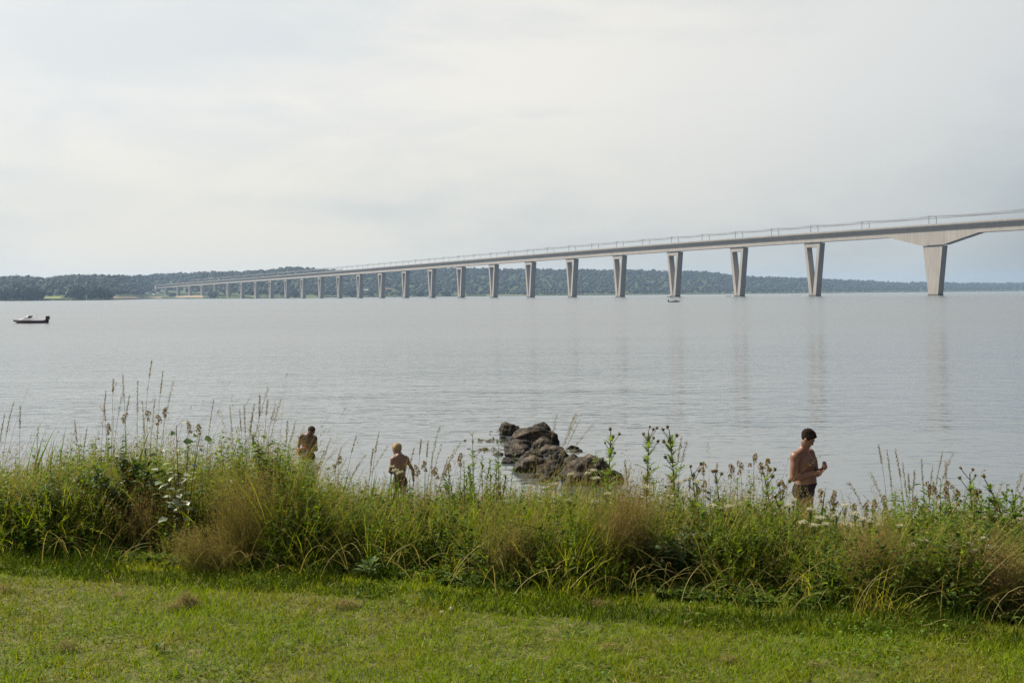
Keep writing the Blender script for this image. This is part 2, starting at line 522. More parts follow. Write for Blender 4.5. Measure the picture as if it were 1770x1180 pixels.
def crown_proto(seed, conifer=False, n_leaf=90, sub=2):
    """unit crown (radius 1, height about 1.5) : knobbly mass of clumps with ragged leaf sprays"""
    rng = np.random.default_rng(seed)
    g = Geo(); V, T = ico(sub)
    if conifer:
        for k in range(6):
            z = k / 6 * 2.2; r = .75 * (1 - k / 6.4)
            v = V * np.array([r, r, .42]) * (1 + rng.normal(0, .13, (len(V), 1))) + [0, 0, z + .2]
            g.add(v, T)
    else:
        for k in range(6 if sub > 1 else 4):
            c = np.array([rng.uniform(-.5, .5), rng.uniform(-.5, .5), rng.uniform(.45, 1.2)]) if k else np.array([0, 0, .8])
            r = rng.uniform(.42, .66)
            v = V * r * (1 + rng.normal(0, .14, (len(V), 1))) * [1, 1, .85] + c
            g.add(v, T)
    P = rdir(n_leaf, rng) * [1, 1, .75] * rng.uniform(.8, 1.05, (n_leaf, 1)) + [0, 0, .8]
    if conifer:
        z = rng.uniform(.1, 2.5, n_leaf); a = rng.uniform(0, 6.28, n_leaf); r = .8 * (1 - z / 2.7)
        P = np.stack([r * np.cos(a), r * np.sin(a), z], -1)
    g.merge(cards(P, rdir(n_leaf, rng) + [0, 0, .3], rdir(n_leaf, rng), .3, .22))
    return g

protos = [crown_proto(s, n_leaf=14, sub=1) for s in range(5)]
cproto = crown_proto(11, True, n_leaf=40, sub=1)
pa = [p.arrays() for p in protos] + [cproto.arrays()]

def in_field(x, t):
    r = np.zeros(len(x), bool)
    for x0, x1, t0, t1, *_ in FIELDS: r |= (x > x0 - 2) & (x < x1 + 2) & (t > t0 - .03) & (t < t1 + .01)
    return r

rng = np.random.default_rng(3)
N = 22000
fx = rng.uniform(-400, 2240, N)
ft = 1.02 - rng.uniform(0, 1, N) ** 1.35 * .98
open_low = np.interp(fx, [0, 75, 76, 110, 111, 195, 240, 258, 300, 350, 400, 440, 520, 700, 800, 2000], [.03, .03, .12, .12, .05, .05, .12, .34, .30, .24, .16, .10, .08, .05, .03, .02])
keep = (ft > open_low) & ~in_field(fx, ft)
fx, ft = fx[keep], ft[keep]
FXs, FD, FZ = hill_at(fx, ft)
fg = Geo()
sz = rng.uniform(.6, 1.5, len(fx)) * np.interp(FD, [2000, 3500, 7000], [5.0, 6.0, 8.0])
conv = vnoise2(FXs / 160, FD / 160, 9) > .82
for k in range(6):
    sel = np.where((rng.integers(0, 5, len(fx)) == k) & ~conv)[0] if k < 5 else np.where(conv)[0]
    Vp, Qp, Tp = pa[k]
    n = len(sel)
    if n == 0: continue
    a = rng.uniform(0, 6.28, n); ca_, sa_ = np.cos(a), np.sin(a)
    s = sz[sel] * (0.62 if k == 5 else 1)
    W = np.empty((n, len(Vp), 3))
    W[..., 0] = (Vp[None, :, 0] * ca_[:, None] - Vp[None, :, 1] * sa_[:, None]) * s[:, None] + FXs[sel][:, None]
    W[..., 1] = (Vp[None, :, 0] * sa_[:, None] + Vp[None, :, 1] * ca_[:, None]) * s[:, None] + FD[sel][:, None]
    W[..., 2] = Vp[None, :, 2] * s[:, None] * rng.uniform(.85, 1.25, n)[:, None] + FZ[sel][:, None]
    off = (np.arange(n) * len(Vp))[:, None, None]
    base = fg.n
    fg.V.append(W.reshape(-1, 3)); fg.n += n * len(Vp)
    for arr, L in ((Qp, fg.Q), (Tp, fg.T)):
        for f_ in arr: L.append((f_[None] + off).reshape(-1, f_.shape[1]) + base)
tag(fg.build('forest', far_leaf, smooth=True), kind='stuff')

# trees that stand out on the near left shore, each a thing
tree_mesh = [crown_proto(20 + s, n_leaf=260, sub=2).mesh('crown', far_leaf) for s in range(4)]
con_mesh = crown_proto(31, True, n_leaf=220, sub=2).mesh('crown', far_leaf)
trunk_mesh = tube([[0, 0, -.15], [.02, 0, .3], [0, .02, .75]], [.09, .07, .04], 7).mesh('trunk', bark)
FAR_TREES = [(3, 499, 15, 0), (11, 497, 12, 0), (24, 490, 11, 1), (33, 489, 9, 1), (28, 496, 18, 0), (41, 494, 20, 0), (53, 494.5, 19, 0), (64, 497, 20, 0), (72, 501, 12, 0),
             (129, 493.5, 17, 0), (140, 495, 14, 0), (167, 493.5, 15, 0), (176, 497, 13, 0), (186, 500, 18, 0), (156, 502, 11, 0), (86, 504, 9, 0), (297, 505, 15, 0),
             (368, 503, 17, 0), (508, 499, 16, 0), (608, 499, 17, 0), (640, 501, 13, 0), (725, 500, 18, 0), (770, 502, 17, 0)]
TL = ['broad dark round-crowned tree on the far left shore', 'slim pointed conifer standing up behind the far shore trees']
for i, (x, yt, wpx, con) in enumerate(FAR_TREES):
    t_ = {297: .13, 86: .12}.get(x, .03 if not con else .08)
    X, D, z = (float(v) for v in hill_at(np.array([x]), np.array([t_])))
    ztop = EYE + (horizon(x) - yt) / F * D
    h = max(ztop - z, 9.0); w = wpx / F * D / 2
    lab = TL[con] if x < 200 else 'round tree by the water below the bridge on the far shore'
    tr = thing('pine_tree' if con else 'broadleaf_tree', lab, 'tree', (X, D, z), i * 1.3, 'conifers on the far left shore' if con else ('round trees on the far left shore' if x < 200 else 'round trees below the far bridge piers'))
    o = bpy.data.objects.new('crown', con_mesh if con else tree_mesh[i % 4]); COL.objects.link(o); o.parent = tr
    o.scale = (w, w, h / 2.6) if con else (w, w, h / 1.65)
    o2 = bpy.data.objects.new('trunk', trunk_mesh); COL.objects.link(o2); o2.parent = tr; o2.scale = (w, w, h / 1.65)

# low reed and scrub line along the far shore
n = 2600
rx = rng.uniform(-400, 2200, n); rt = rng.uniform(.012, .045, n)
sel = ~in_field(rx, rt - .01); rx, rt = rx[sel], rt[sel]
X, D, Z = hill_at(rx, rt)
gg = Geo(); Vp, Qp, Tp = pa[1]
for i in range(len(X)):
    s = np.array([4.5, 4.5, 1.9]) * rng.uniform(.6, 1.3) * (D[i] / 2600)
    for f_ in Tp[:3]: pass
    V, T = ico(1)
    gg.add(V * s * (1 + rng.normal(0, .15, (len(V), 1))) + [X[i], D[i], Z[i] + .5], T)
tag(gg.build('shore_undergrowth', leaf_mat('shore_reed', [(.06, .085, .03), (.10, .12, .05)], .1, .8, spec=.1)), kind='stuff')

# houses
white = plain('far_render', (.62, .58, .54), .8, .2, .08, .3)
redroof = plain('clay_tile', (.30, .12, .08), .8, .2, .15, .5)
greyroof = plain('slate', (.34, .34, .36), .7, .3, .1, .5)
pane = plain('dark_pane', (.03, .035, .04), .15, .5)
def house(x, y, w, t_, roof, label, rz=0.0):
    X, D, z = (float(v) for v in hill_at(np.array([x]), np.array([t_])))
    s = w / F * D
    z = max(z, EYE + (horizon(x) - y) / F * D - s * .45)
    h, d = s * .24, s * .5
    r = thing('house', label, 'house', (X, D, z), rz)
    box(-s / 2, s / 2, -d / 2, d / 2, -4.0, h).build('wall', white, r)
    k = s / 2 * 1.06; e = d / 2 * 1.15; rh = h + d * .45
    V = [[-k, -e, h - .1], [k, -e, h - .1], [k, 0, rh], [-k, 0, rh], [-k, e, h - .1], [k, e, h - .1],
         [-k, -e, h + .25], [k, -e, h + .25], [k, 0, rh + .4], [-k, 0, rh + .4], [-k, e, h + .25], [k, e, h + .25]]
    Fq = [[6, 7, 8, 9], [9, 8, 11, 10], [0, 3, 2, 1], [3, 4, 5, 2], [0, 1, 7, 6], [4, 10, 11, 5]]
    ro = Geo().add(V, Fq).add(V, [[0, 6, 9, 3], [3, 9, 10, 4], [1, 2, 8, 7], [2, 5, 11, 8]]).build('roof', roof, r)
    box(s * .15, s * .2, -d * .06, d * .06, rh - .6, rh + 1.1).build('chimney', redroof, ro)
    for q in (-.3, 0.02, .3):
        box(s * q - s * .06, s * q + s * .06, -d / 2 - .03, -d / 2 + .05, h * .35, h * .8).build('window', pane, r)
house(118, 507, 9, .17, white, 'low white roofed house between trees on the far left shore')
house(92, 505, 6, .19, greyroof, 'small grey roofed house beside the far left meadow')
house(104, 506, 5, .2, redroof, 'small brick-roofed house beside the pale roofed one on the far shore')
house(265, 511.5, 5, .17, white, 'small pale house at the top end of the tan field')
house(273, 508, 5, .22, greyroof, 'grey roofed house just under the left bridge end')
house(287, 509, 5, .2, redroof, 'red roofed house under the first spans of the bridge', .4)
house(255, 508, 4.5, .24, greyroof, 'grey roofed cottage above the tan field on the far shore', .3)
house(671, 498, 10, .2, redroof, 'red roofed house in the woods between two bridge piers', .3)
house(633, 500, 7, .17, white, 'pale house among trees behind the middle bridge piers')
house(517, 506.5, 6, .13, white, 'white house on the green slope behind the bridge piers')
house(71, 484, 4, .7, redroof, 'pinkish house high on the far left hillside')

# ------------------------------------------------------------------ the bridge
PX = [1407, 1278, 1168, 1075, 991, 917, 853, 796, 746, 700, 660, 623, 588, 556, 525.5, 497, 469, 443, 419, 395, 372, 350, 329.5, 308.5]
L0 = 104.0
hd = np.array([-.524, .8517])
p0 = np.array([(1407 - CX) / F * 1100, 1100.0])
pp = [p0]
for x in PX[1:]:
    d = np.array([(x - CX) / F, 1.0]); Pq = pp[-1]
    A2, B2, C2 = d @ d, -2 * d @ Pq, Pq @ Pq - L0 * L0
    Yq = (-B2 + math.sqrt(max(B2 * B2 - 4 * A2 * C2, 0))) / (2 * A2)
    pp.append(d * Yq)
pp = np.array(pp)
ss = np.arange(len(pp)) * L0
cx_ = np.polyfit(ss, pp[:, 0], 4); cy_ = np.polyfit(ss, pp[:, 1], 4)
def bpos(s):
    s = np.asarray(s, float)
    x, y = np.polyval(cx_, np.maximum(s, 0)), np.polyval(cy_, np.maximum(s, 0))
    t0 = unit(np.array([np.polyval(np.polyder(cx_), 0), np.polyval(np.polyder(cy_), 0)]))
    neg = np.minimum(s, 0)
    return x + t0[0] * neg, y + t0[1] * neg
def btan(s):
    x1, y1 = bpos(np.asarray(s) + 1.0); x0, y0 = bpos(np.asarray(s) - 1.0)
    return unit(np.stack([x1 - x0, y1 - y0], -1))
S_MAIN, S_END, S_START = -137.5, 2572.0, -420.0
def bz(s):
    c = np.polyfit([-400, -226, -138, 0, 343, 728, 1560, 1955, 2575], [63.0, 63.2, 63.1, 62.2, 59.9, 57, 51, 47.2, 39.8], 4)
    return np.polyval(c, s)
DEP = 8.7
def bdep(s):
    s = np.asarray(s, float)
    a = np.abs(s - S_MAIN)
    b2 = np.abs(s - (S_MAIN - 200))
    a = np.minimum(a, b2)
    return DEP + np.interp(a, [0, 11, 46, 60], [9.0, 9.0, 0.0, 0.0])

m, nt = new_mat('bridge_concrete')
pos = nt.nodes.new('ShaderNodeNewGeometry').outputs['Position']
na = noise(nt, 0.12, 5, .6, pos, (1, 1, .35)); nb = noise(nt, .9, 3, .6, pos, (1, 1, .06))
c = mix(nt, ramp(nt, [(.3, (.26, .24, .222)), (.7, (.345, .322, .30))], na.outputs[0]).outputs[0], ramp(nt, [(.3, (.175, .16, .15)), (.6, (.355, .33, .308))], nb.outputs[0]).outputs[0], .45)
out(nt, principled(nt, c, .85, .12).outputs[0])
conc = m
steel = plain('galvanised_steel', (.085, .085, .09), .55, .4, .1, .2)

bridge = thing('bridge', 'long pale concrete girder bridge on V-shaped piers crossing the whole fjord', 'bridge', (float(p0[0]), float(p0[1]), 0.0))
O = np.array([p0[0], p0[1], 0.0])
st = np.unique(np.concatenate([np.arange(S_START, S_END, 13.0), S_MAIN + np.array([-46, -11, 11, 46]), S_MAIN - 200 + np.array([11, 46]), [S_END]]))
W_, BW = 7.2, 4.7
def section(s, prof_):
    """loft a closed profile [(offset, z below deck top)] along stations s"""
    x, y = bpos(s); tg = btan(s); nrm = np.stack([-tg[:, 1], tg[:, 0]], -1)   # towards the camera side
    z = bz(s)
    K = len(prof_[0])
    V = np.empty((len(s), K, 3))
    for i in range(len(s)):
        for k, (o_, dz) in enumerate(prof_[i]):
            V[i, k] = [x[i] + nrm[i, 0] * o_, y[i] + nrm[i, 1] * o_, z[i] + dz]
    V -= O
    n = len(s)
    Q = [[i * K + k, (i + 1) * K + k, (i + 1) * K + (k + 1) % K, i * K + (k + 1) % K] for i in range(n - 1) for k in range(K)]
    g = Geo().add(V.reshape(-1, 3), Q)
    return g, V
profs = []
for s in st:
    d = float(bdep(s))
    profs.append([(-W_, 0), (-W_, -.75), (-BW, -4.5), (-BW, -d), (BW, -d), (BW, -4.5), (W_, -.75), (W_, 0)])
g, V = section(st, profs)
for k in (0, len(st) - 1):
    g.add(V[k], [[0, 1, 6, 7], [1, 2, 5, 6], [2, 3, 4, 5]])
g.build('deck', conc, bridge)
for sgn in (-1, 1):
    pr = [[(sgn * (W_ + .12), -.25), (sgn * (W_ + .12), .95), (sgn * (W_ - .3), .95), (sgn * (W_ - .3), 0.004), (sgn * (W_ + .003), 0.004), (sgn * (W_ + .003), -.25)] for s in st]
    section(st, pr)[0].build('parapet', conc, bridge)

def pier_geo(h, wt, wb, th, solid):
    """h tall, long side wt at top / wb at bottom along the bridge, th across"""
    a, b = wt / 2, wb / 2
    outer = [(-a, h), (a, h), (b, 0), (-b, 0)]
    g = Geo()
    y0, y1 = -th / 2, th / 2
    if solid:
        V = [[x, y, z] for y in (y0, y1) for x, z in outer]
        g.add(V, [[0, 1, 2, 3], [4, 7, 6, 5], [0, 4, 5, 1], [1, 5, 6, 2], [2, 6, 7, 3], [3, 7, 4, 0]])
        return g
    lt = wt * .15; zt = h - h * .075; zb = h * .10
    inner = [(-a + lt + (h - zt) * (a - b) / h * .9, zt), (a - lt - (h - zt) * (a - b) / h * .9, zt), (.35, zb), (-.35, zb)]
    V = [[x, y, z] for y in (y0, y1) for x, z in outer + inner]
    Fq = [[0, 1, 5, 4], [1, 2, 6, 5], [2, 3, 7, 6], [3, 0, 4, 7]]
    Fq2 = [[f[3] + 8, f[2] + 8, f[1] + 8, f[0] + 8] for f in Fq]
    side = [[0, 8, 9, 1], [1, 9, 10, 2], [2, 10, 11, 3], [3, 11, 8, 0], [4, 5, 13, 12], [5, 6, 14, 13], [6, 7, 15, 14], [7, 4, 12, 15]]
    return g.add(V, Fq + Fq2 + side)

wet = plain('wet_concrete', (.10, .095, .08), .6, .3, .2, .2)
stations = [(S_MAIN, True)] + [(k * L0, False) for k in range(len(PX))] + [(len(PX) * L0, False)] + [(S_MAIN - 200, True)]
for s, solid in stations:
    x, y = (float(v) for v in bpos(s)); tg = btan(s)
    top = float(bz(s) - bdep(s)) - .55
    base = -4.0
    h = top - base
    k = h / (float(bz(0) - DEP) + 4)
    gp = pier_geo(h, (23.5 if solid else 20.5) * max(k, .7), (8.8 if solid else 7.4), 7.6, solid)
    if s > 2450: gp = pier_geo(h, 9, 7, 7.6, False)
    pr = gp.build('pier', conc, bridge, (x - O[0], y - O[1], base))
    pr.rotation_euler = (0, 0, math.atan2(tg[1], tg[0]))
    for o_ in (-.3, .3):
        box(o_ * 16 * k - 1.3, o_ * 16 * k + 1.3, -3.4, 3.4, h - .003, h + .56).build('bearing', steel, pr)
    if s < 1750:
        e = (4.9 if solid else 4.2) + .12
        box(-e - .15, e + .15, -3.8 - .2, 3.8 + .2, 3.0, 5.4).build('water_mark', wet, pr)
# abutment at the far end
x, y = (float(v) for v in bpos(S_END + 3)); tg = btan(S_END)
ab = box(-5, 9, -6.2, 6.2, 5.0, float(bz(S_END)) - .2).build('abutment', conc, bridge, (x - O[0], y - O[1], 0))
ab.rotation_euler = (0, 0, math.atan2(tg[1], tg[0]))

# catenary masts in pairs, contact and carrier wires
mast_s = [-330, -228, -135, -62] + [float(v) for v in np.arange(0, S_END - 40, L0 / 2)]
mast_s = mast_s[:49]
mh = 8.6
def mast_mesh(sgn):
    g = Geo()
    g.merge(tube([[0, 0, 0], [0, 0, mh]], [.27, .20], 6))
    g.merge(tube([[0, 0, mh - 1.0], [0, -sgn * 3.2, mh - .5]], .09, 4)).merge(tube([[0, 0, mh - 3.0], [0, -sgn * 2.9, mh - .6]], .07, 4)).merge(tube([[0, -sgn * 2.9, mh - .6], [0, -sgn * 3.0, mh - 2.2]], .06, 4))
    return g.mesh('catenary_mast', steel)
mm = {1: mast_mesh(1), -1: mast_mesh(-1)}
off = {}
for i, s in enumerate(mast_s):
    for sgn in (1, -1):
        x, y = (float(v) for v in bpos(s)); tg = btan(s)
        o = bpy.data.objects.new('catenary_mast', mm[sgn]); COL.objects.link(o); o.parent = bridge
        nx, ny = -tg[1], tg[0]
        o.location = (x + nx * 5.4 * sgn - O[0], y + ny * 5.4 * sgn - O[1], float(bz(s)))
        o.rotation_euler = (0, 0, math.atan2(tg[1], tg[0]))
for sgn in (1, -1):
    for nm, hh, oo, sag in (('carrier_wire', mh - .5, 2.4, 1.3), ('contact_wire', mh - 2.3, 2.4, .15), ('feeder_wire', mh - .1, 5.4, .8)):
        P = []
        for a_, b_ in zip(mast_s, mast_s[1:]):
            for q in np.linspace(0, 1, 7)[:-1]:
                s = a_ + (b_ - a_) * q
                x, y = bpos(s); tg = btan(s)
                P.append([float(x) - tg[1] * oo * sgn - O[0], float(y) + tg[0] * oo * sgn - O[1], float(bz(s)) + hh - sag * 4 * q * (1 - q)])
        tube(P, .12, 4, False).build(nm, steel, bridge)
# ------------------------------------------------------------------ bodies: one smooth surface from blended limbs
def surface_nets(Fv, origin, h):
    S = Fv < 0
    shp = np.array(Fv.shape); cs = shp - 1
    acc, cnt, quads = {}, None, []
    cell_id, cell_p = [], []
    edge_q = []
    for ax in range(3):
        sl0 = [slice(None)] * 3; sl1 = [slice(None)] * 3
        sl0[ax] = slice(0, -1); sl1[ax] = slice(1, None)
        a, b = Fv[tuple(sl0)], Fv[tuple(sl1)]
        E = np.argwhere(S[tuple(sl0)] != S[tuple(sl1)])
        fa = a[tuple(E.T)]; fb = b[tuple(E.T)]
        p = E.astype(float); p[:, ax] += fa / (fa - fb)
        o1, o2 = [i for i in range(3) if i != ax]
        ids = []
        ok = np.ones(len(E), bool)
        for d1, d2 in ((-1, -1), (0, -1), (0, 0), (-1, 0)):
            c = E.copy(); c[:, o1] += d1; c[:, o2] += d2
            ok &= (c >= 0).all(1) & (c < cs).all(1)
            ids.append(c)
        lin = [np.ravel_multi_index(np.clip(c, 0, cs - 1).T, cs) for c in ids]
        for l in lin: cell_id.append(l[ok]); cell_p.append(p[ok])
        q = np.stack(lin, -1)[ok]
        flip = (fa[ok] > 0) ^ (ax == 1)
        q[flip] = q[flip][:, ::-1]
        edge_q.append(q)
    cid = np.concatenate(cell_id); cp = np.concatenate(cell_p)
    uq, inv = np.unique(cid, return_inverse=True)
    s = np.zeros((len(uq), 3)); n = np.zeros(len(uq))
    np.add.at(s, inv, cp); np.add.at(n, inv, 1)
    V = s / n[:, None] * h + origin
    Q = np.searchsorted(uq, np.concatenate(edge_q))
    return V, Q


class Body:
    """prims: ('c', a, b, ra, rb, k) tapered limb; ('e', centre, radii, rot3x3 or None, k) ellipsoid"""
    def __init__(self): self.p = []
    def limb(self, a, b, ra, rb, k=.03): self.p.append(('c', np.array(a, float), np.array(b, float), ra, rb, k)); return self
    def ell(self, c, r, rot=None, k=.03): self.p.append(('e', np.array(c, float), np.array(r, float), np.eye(3) if rot is None else rot, k)); return self
    def field(self, h, infl=0.0, lo=None, hi=None, only=None):
        P = [p for p in self.p] if only is None else only
        lows, highs = [], []
        for p in P:
            if p[0] == 'c':
                r = max(p[3], p[4]); lows.append(np.minimum(p[1], p[2]) - r); highs.append(np.maximum(p[1], p[2]) + r)
            else:
                r = p[2].max(); lows.append(p[1] - r); highs.append(p[1] + r)
        lo = np.min(lows, 0) - .03 - infl if lo is None else lo
        hi = np.max(highs, 0) + .03 + infl if hi is None else hi
        n = np.ceil((hi - lo) / h).astype(int) + 1
        Fv = np.full(n, .2, np.float32)
        axs = [lo[i] + np.arange(n[i]) * h for i in range(3)]
        for p, l, u_ in zip(P, lows, highs):
            k = p[-1]; mg = k + .03 + infl
            i0 = np.clip(np.floor((l - mg - lo) / h).astype(int), 0, n - 1); i1 = np.clip(np.ceil((u_ + mg - lo) / h).astype(int) + 1, 1, n)
            if (i1 <= i0).any(): continue
            g = np.stack(np.meshgrid(*[axs[i][i0[i]:i1[i]] for i in range(3)], indexing='ij'), -1)
            if p[0] == 'c':
                ab = p[2] - p[1]; t = np.clip(((g - p[1]) @ ab) / max(ab @ ab, 1e-9), 0, 1)
                d = np.linalg.norm(g - p[1] - t[..., None] * ab, axis=-1) - (p[3] + (p[4] - p[3]) * t)
            else:
                q = (g - p[1]) @ p[3]
                k0 = np.linalg.norm(q / p[2], axis=-1); k1 = np.linalg.norm(q / p[2] ** 2, axis=-1)
                d = k0 * (k0 - 1) / np.maximum(k1, 1e-6)
            d = d - infl
            s = (slice(i0[0], i1[0]), slice(i0[1], i1[1]), slice(i0[2], i1[2]))
            a = Fv[s]; hh = np.maximum(k - np.abs(a - d), 0) / max(k, 1e-6)
            Fv[s] = np.minimum(a, d) - hh * hh * k / 4
        return Fv, lo, axs


def rotm(yaw=0, pitch=0, roll=0):
    """columns = local forward(x), left(y), up(z); pitch > 0 looks down"""
    return np.array(Matrix.Rotation(yaw, 3, 'Z') @ Matrix.Rotation(pitch, 3, 'Y') @ Matrix.Rotation(roll, 3, 'X'))


def head(B, c, Rm, s=1.0):
    def w(p): return np.asarray(c) + Rm @ (np.array(p) * s)
    e = lambda p, r, k=.02: B.ell(w(p), np.array(r) * s, Rm, k * s)
    e((-.014, 0, .03), (.097, .077, .088)); e((.022, 0, -.04), (.066, .060, .078), .03)
    e((.058, 0, -.098), (.026, .028, .020), .02); e((.0, .045, -.075), (.05, .018, .03), .03); e((.0, -.045, -.075), (.05, .018, .03), .03)
    B.limb(w((.084, 0, .010)), w((.098, 0, -.026)), .010 * s, .013 * s, .014 * s)
    B.limb(w((.079, -.036, .026)), w((.079, .036, .026)), .011 * s, .011 * s, .014 * s)
    e((.083, 0, -.060), (.012, .024, .007), .008); e((.081, 0, -.072), (.012, .022, .008), .008)
    e((.056, .04, -.022), (.022, .022, .02), .02); e((.056, -.04, -.022), (.022, .022, .02), .02)
    for sg in (1, -1):
        B.ell(w((-.006, .078 * sg, -.008)), np.array((.019, .008, .032)) * s, Rm @ rotm(.35 * sg), .008 * s)
    return w


def hand(B, wrist, fwd, palm, curl, s=1.0, side=1, spread=.12):
    """palm + four separate fingers + thumb. fwd = along the hand, palm = direction the palm faces, curl = bend per joint"""
    f = unit(np.array(fwd, float)); n = np.array(palm, float); n = unit(n - f * (n @ f)); l = np.cross(n, f) * side
    W = np.array(wrist, float)
    Rm = np.stack([f, l, n], 1)
    B.ell(W + f * .048 * s, np.array((.052, .040, .016)) * s, Rm, .012 * s)
    for i, (o, ln, r) in enumerate(((.030, .072, .0088), (.010, .080, .0092), (-.010, .075, .0088), (-.029, .060, .0078))):
        p = W + f * .088 * s + l * o * s; ang = curl * (.8 + .12 * i)
        d = unit(f + l * o * spread * 20)
        for j, q in enumerate((.45, .32, .23)):
            a = ang * (j + .6)
            dd = d * math.cos(a) + n * math.sin(a)
            p2 = p + dd * ln * q * s
            B.limb(p, p2, r * s * (1 - .07 * j), r * s * (.93 - .08 * j), .005 * s)
            p = p2
    p = W + f * .022 * s + l * .034 * s
    d1 = unit(f * .75 + l * .65 + n * .25)
    p2 = p + d1 * .038 * s
    B.limb(p, p2, .0125 * s, .0105 * s, .010 * s)
    d2 = unit(f * .9 + l * .15 + n * (.2 + curl * .4))
    p3 = p2 + d2 * .034 * s
    B.limb(p2, p3, .0102 * s, .0085 * s, .005 * s)


def skin_mat(name, base):
    m, nt = new_mat(name)
    a = nt.nodes.new('ShaderNodeAttribute'); a.attribute_name = 'skin_tone'
    n = noise(nt, 25, 3, .6, nt.nodes.new('ShaderNodeTexCoord').outputs['Object'])
    v = ramp(nt, [(.3, (.86, .84, .82)), (.7, (1.06, 1.05, 1.04))], n.outputs[0])
    c = mix(nt, a.outputs['Color'], v.outputs[0], 1.0, 'MULTIPLY')
    b = principled(nt, c, .48, .35)
    b.inputs['Subsurface Weight'].default_value = .08; b.inputs['Subsurface Radius'].default_value = (.6, .25, .12); b.inputs['Subsurface Scale'].default_value = .01
    out(nt, b.outputs[0])
    return m


def paint(me, V, base, spots):
    """natural skin colour differences: lips, brows, nipples, body hair"""
    c = np.tile(np.array([*base, 1.0]), (len(V), 1))
    for p, r, col, w in spots:
        r = np.broadcast_to(np.asarray(r, float), (3,))
        d = np.linalg.norm((V - np.asarray(p)) / r, axis=1)
        k = (np.clip(1.4 - d, 0, .4) / .4 * w)[:, None]
        c[:, :3] = c[:, :3] * (1 - k) + np.array(col) * k
    a = me.attributes.new('skin_tone', 'FLOAT_COLOR', 'POINT')
    a.data.foreach_set('color', c.astype(np.float32).ravel())


def smooth_obj(V, Q, name, mat, parent):
    o = Geo().add(V, Q).build(name, mat, parent, smooth=True)
    return o


def make_person(label, loc, yaw, B, wfun, base, hair_col, trunks_col, zhem, zwaist, hair_len, spots, h=.0065, scale=1.0, group=None, legcut=None, face_away=False):
    root = thing('person', label, 'person', loc, yaw, group, scale)
    Fv, lo, ax = B.field(h)
    V, Q = surface_nets(Fv, lo, h)
    o = smooth_obj(V, Q, 'body', skin_mat('skin', base), root)
    paint(o.data, V, base, spots)
    # hair
    H = Body(); H.p = [p for p in B.p if False]
    c = wfun((0, 0, 0)); Rm = np.stack([wfun((1, 0, 0)) - c, wfun((0, 1, 0)) - c, wfun((0, 0, 1)) - c], 1); s = np.linalg.norm(Rm[:, 0]); Rm = Rm / s
    hh = h * .8
    lo = c - .2 * s; n = int(.4 * s / hh) + 1
    g = np.stack(np.meshgrid(*[lo[i] + np.arange(n) * hh for i in range(3)], indexing='ij'), -1)
    q = ((g - c) @ Rm) / s
    k = (q - np.array([-.016, 0, .032])) / np.array([.101, .081, .094])
    kk = np.linalg.norm(k, axis=-1)
    ang = np.arctan2(q[..., 1], q[..., 0]); nz = np.sin(ang * 9 + q[..., 2] * 60) * np.sin(q[..., 2] * 95 + ang * 5) + .6 * np.sin(q[..., 0] * 170) * np.sin(q[..., 1] * 150 + q[..., 2] * 80)
    d = (kk - 1 - hair_len * (1 + .55 * nz) * np.clip((q[..., 2] - .01) / .08, 0, 1)) * .09
    line = np.where(q[..., 0] > -.01, .052 + (q[..., 0]) * .35 - .045 * np.clip(np.abs(q[..., 1]) / .075, 0, 1) ** 2, -.088 + .02 * np.clip((q[..., 0] + .10) / .07, 0, 1) + .012 * np.sin(q[..., 1] * 140))
    line = np.where((q[..., 0] <= .02) & (q[..., 0] > -.035), .012, line)
    line = np.where((q[..., 0] > .02) & (q[..., 0] < .045) & (np.abs(q[..., 1]) > .05), .0, line)
    d = np.maximum(d, (line - q[..., 2]) * .8)
    V2, Q2 = surface_nets((d * s).astype(np.float32), lo, hh)
    if len(V2):
        hm = plain('hair_' + str(int(hair_col[0] * 1000)), hair_col, .75, .08, .4, 60, .5, .004)
        smooth_obj(V2, Q2, 'hair', hm, root)
    # swimming trunks: the body's own hips and thighs, let out a little
    Fv, lo, ax = B.field(h, infl=.011 * scale)
    z = ax[2][None, None, :]; xr = ax[1][None, :, None]
    f2 = np.maximum(Fv, np.maximum(zhem - z, z - zwaist - .02 * np.cos(xr * 9)))
    keep = np.abs(ax[1]) < .21
    f2[:, ~keep, :] = .1
    for a, b in B.hands_out: pass
    V3, Q3 = surface_nets(f2.astype(np.float32), lo, h)
    smooth_obj(V3, Q3, 'swimming_trunks', plain('trunks_' + str(int(sum(trunks_col) * 1000)), trunks_col, .85, .06, .25, 14, .2, .004), root)
    return root


def place_px(x, Y):
    u = uv(x, 850)[0]
    return np.array([u * Y, Y, 0.0])

# --- the man on the beach, standing, seen from his right, both hands before his chest
B = Body(); B.hands_out = []
B.ell((0, 0, .95), (.115, .155, .12), None, .05)
B.ell((.035, 0, 1.075), (.138, .158, .14), None, .06)
B.ell((.0, 0, 1.27), (.126, .176, .20), None, .06)
B.ell((.055, .075, 1.33), (.07, .085, .06), None, .04); B.ell((.055, -.075, 1.33), (.07, .085, .06), None, .04)
B.limb((-.03, -.17, 1.435), (-.03, .17, 1.435), .055, .055, .06)
B.limb((-.02, 0, 1.45), (.025, 0, 1.56), .066, .06, .05)
for sg in (1, -1): B.limb((-.02, .03 * sg, 1.51), (-.025, .15 * sg, 1.44), .035, .04, .05)
Rh = rotm(R(8), R(33))
w = head(B, (.065, 0, 1.665), Rh, .98)
RS, LS = (-.02, -.21, 1.425), (-.02, .21, 1.425)
RE, LE = (-.035, -.245, 1.135), (.06, .25, 1.145)
RW, LW = (.185, -.075, 1.205), (.235, .085, 1.235)
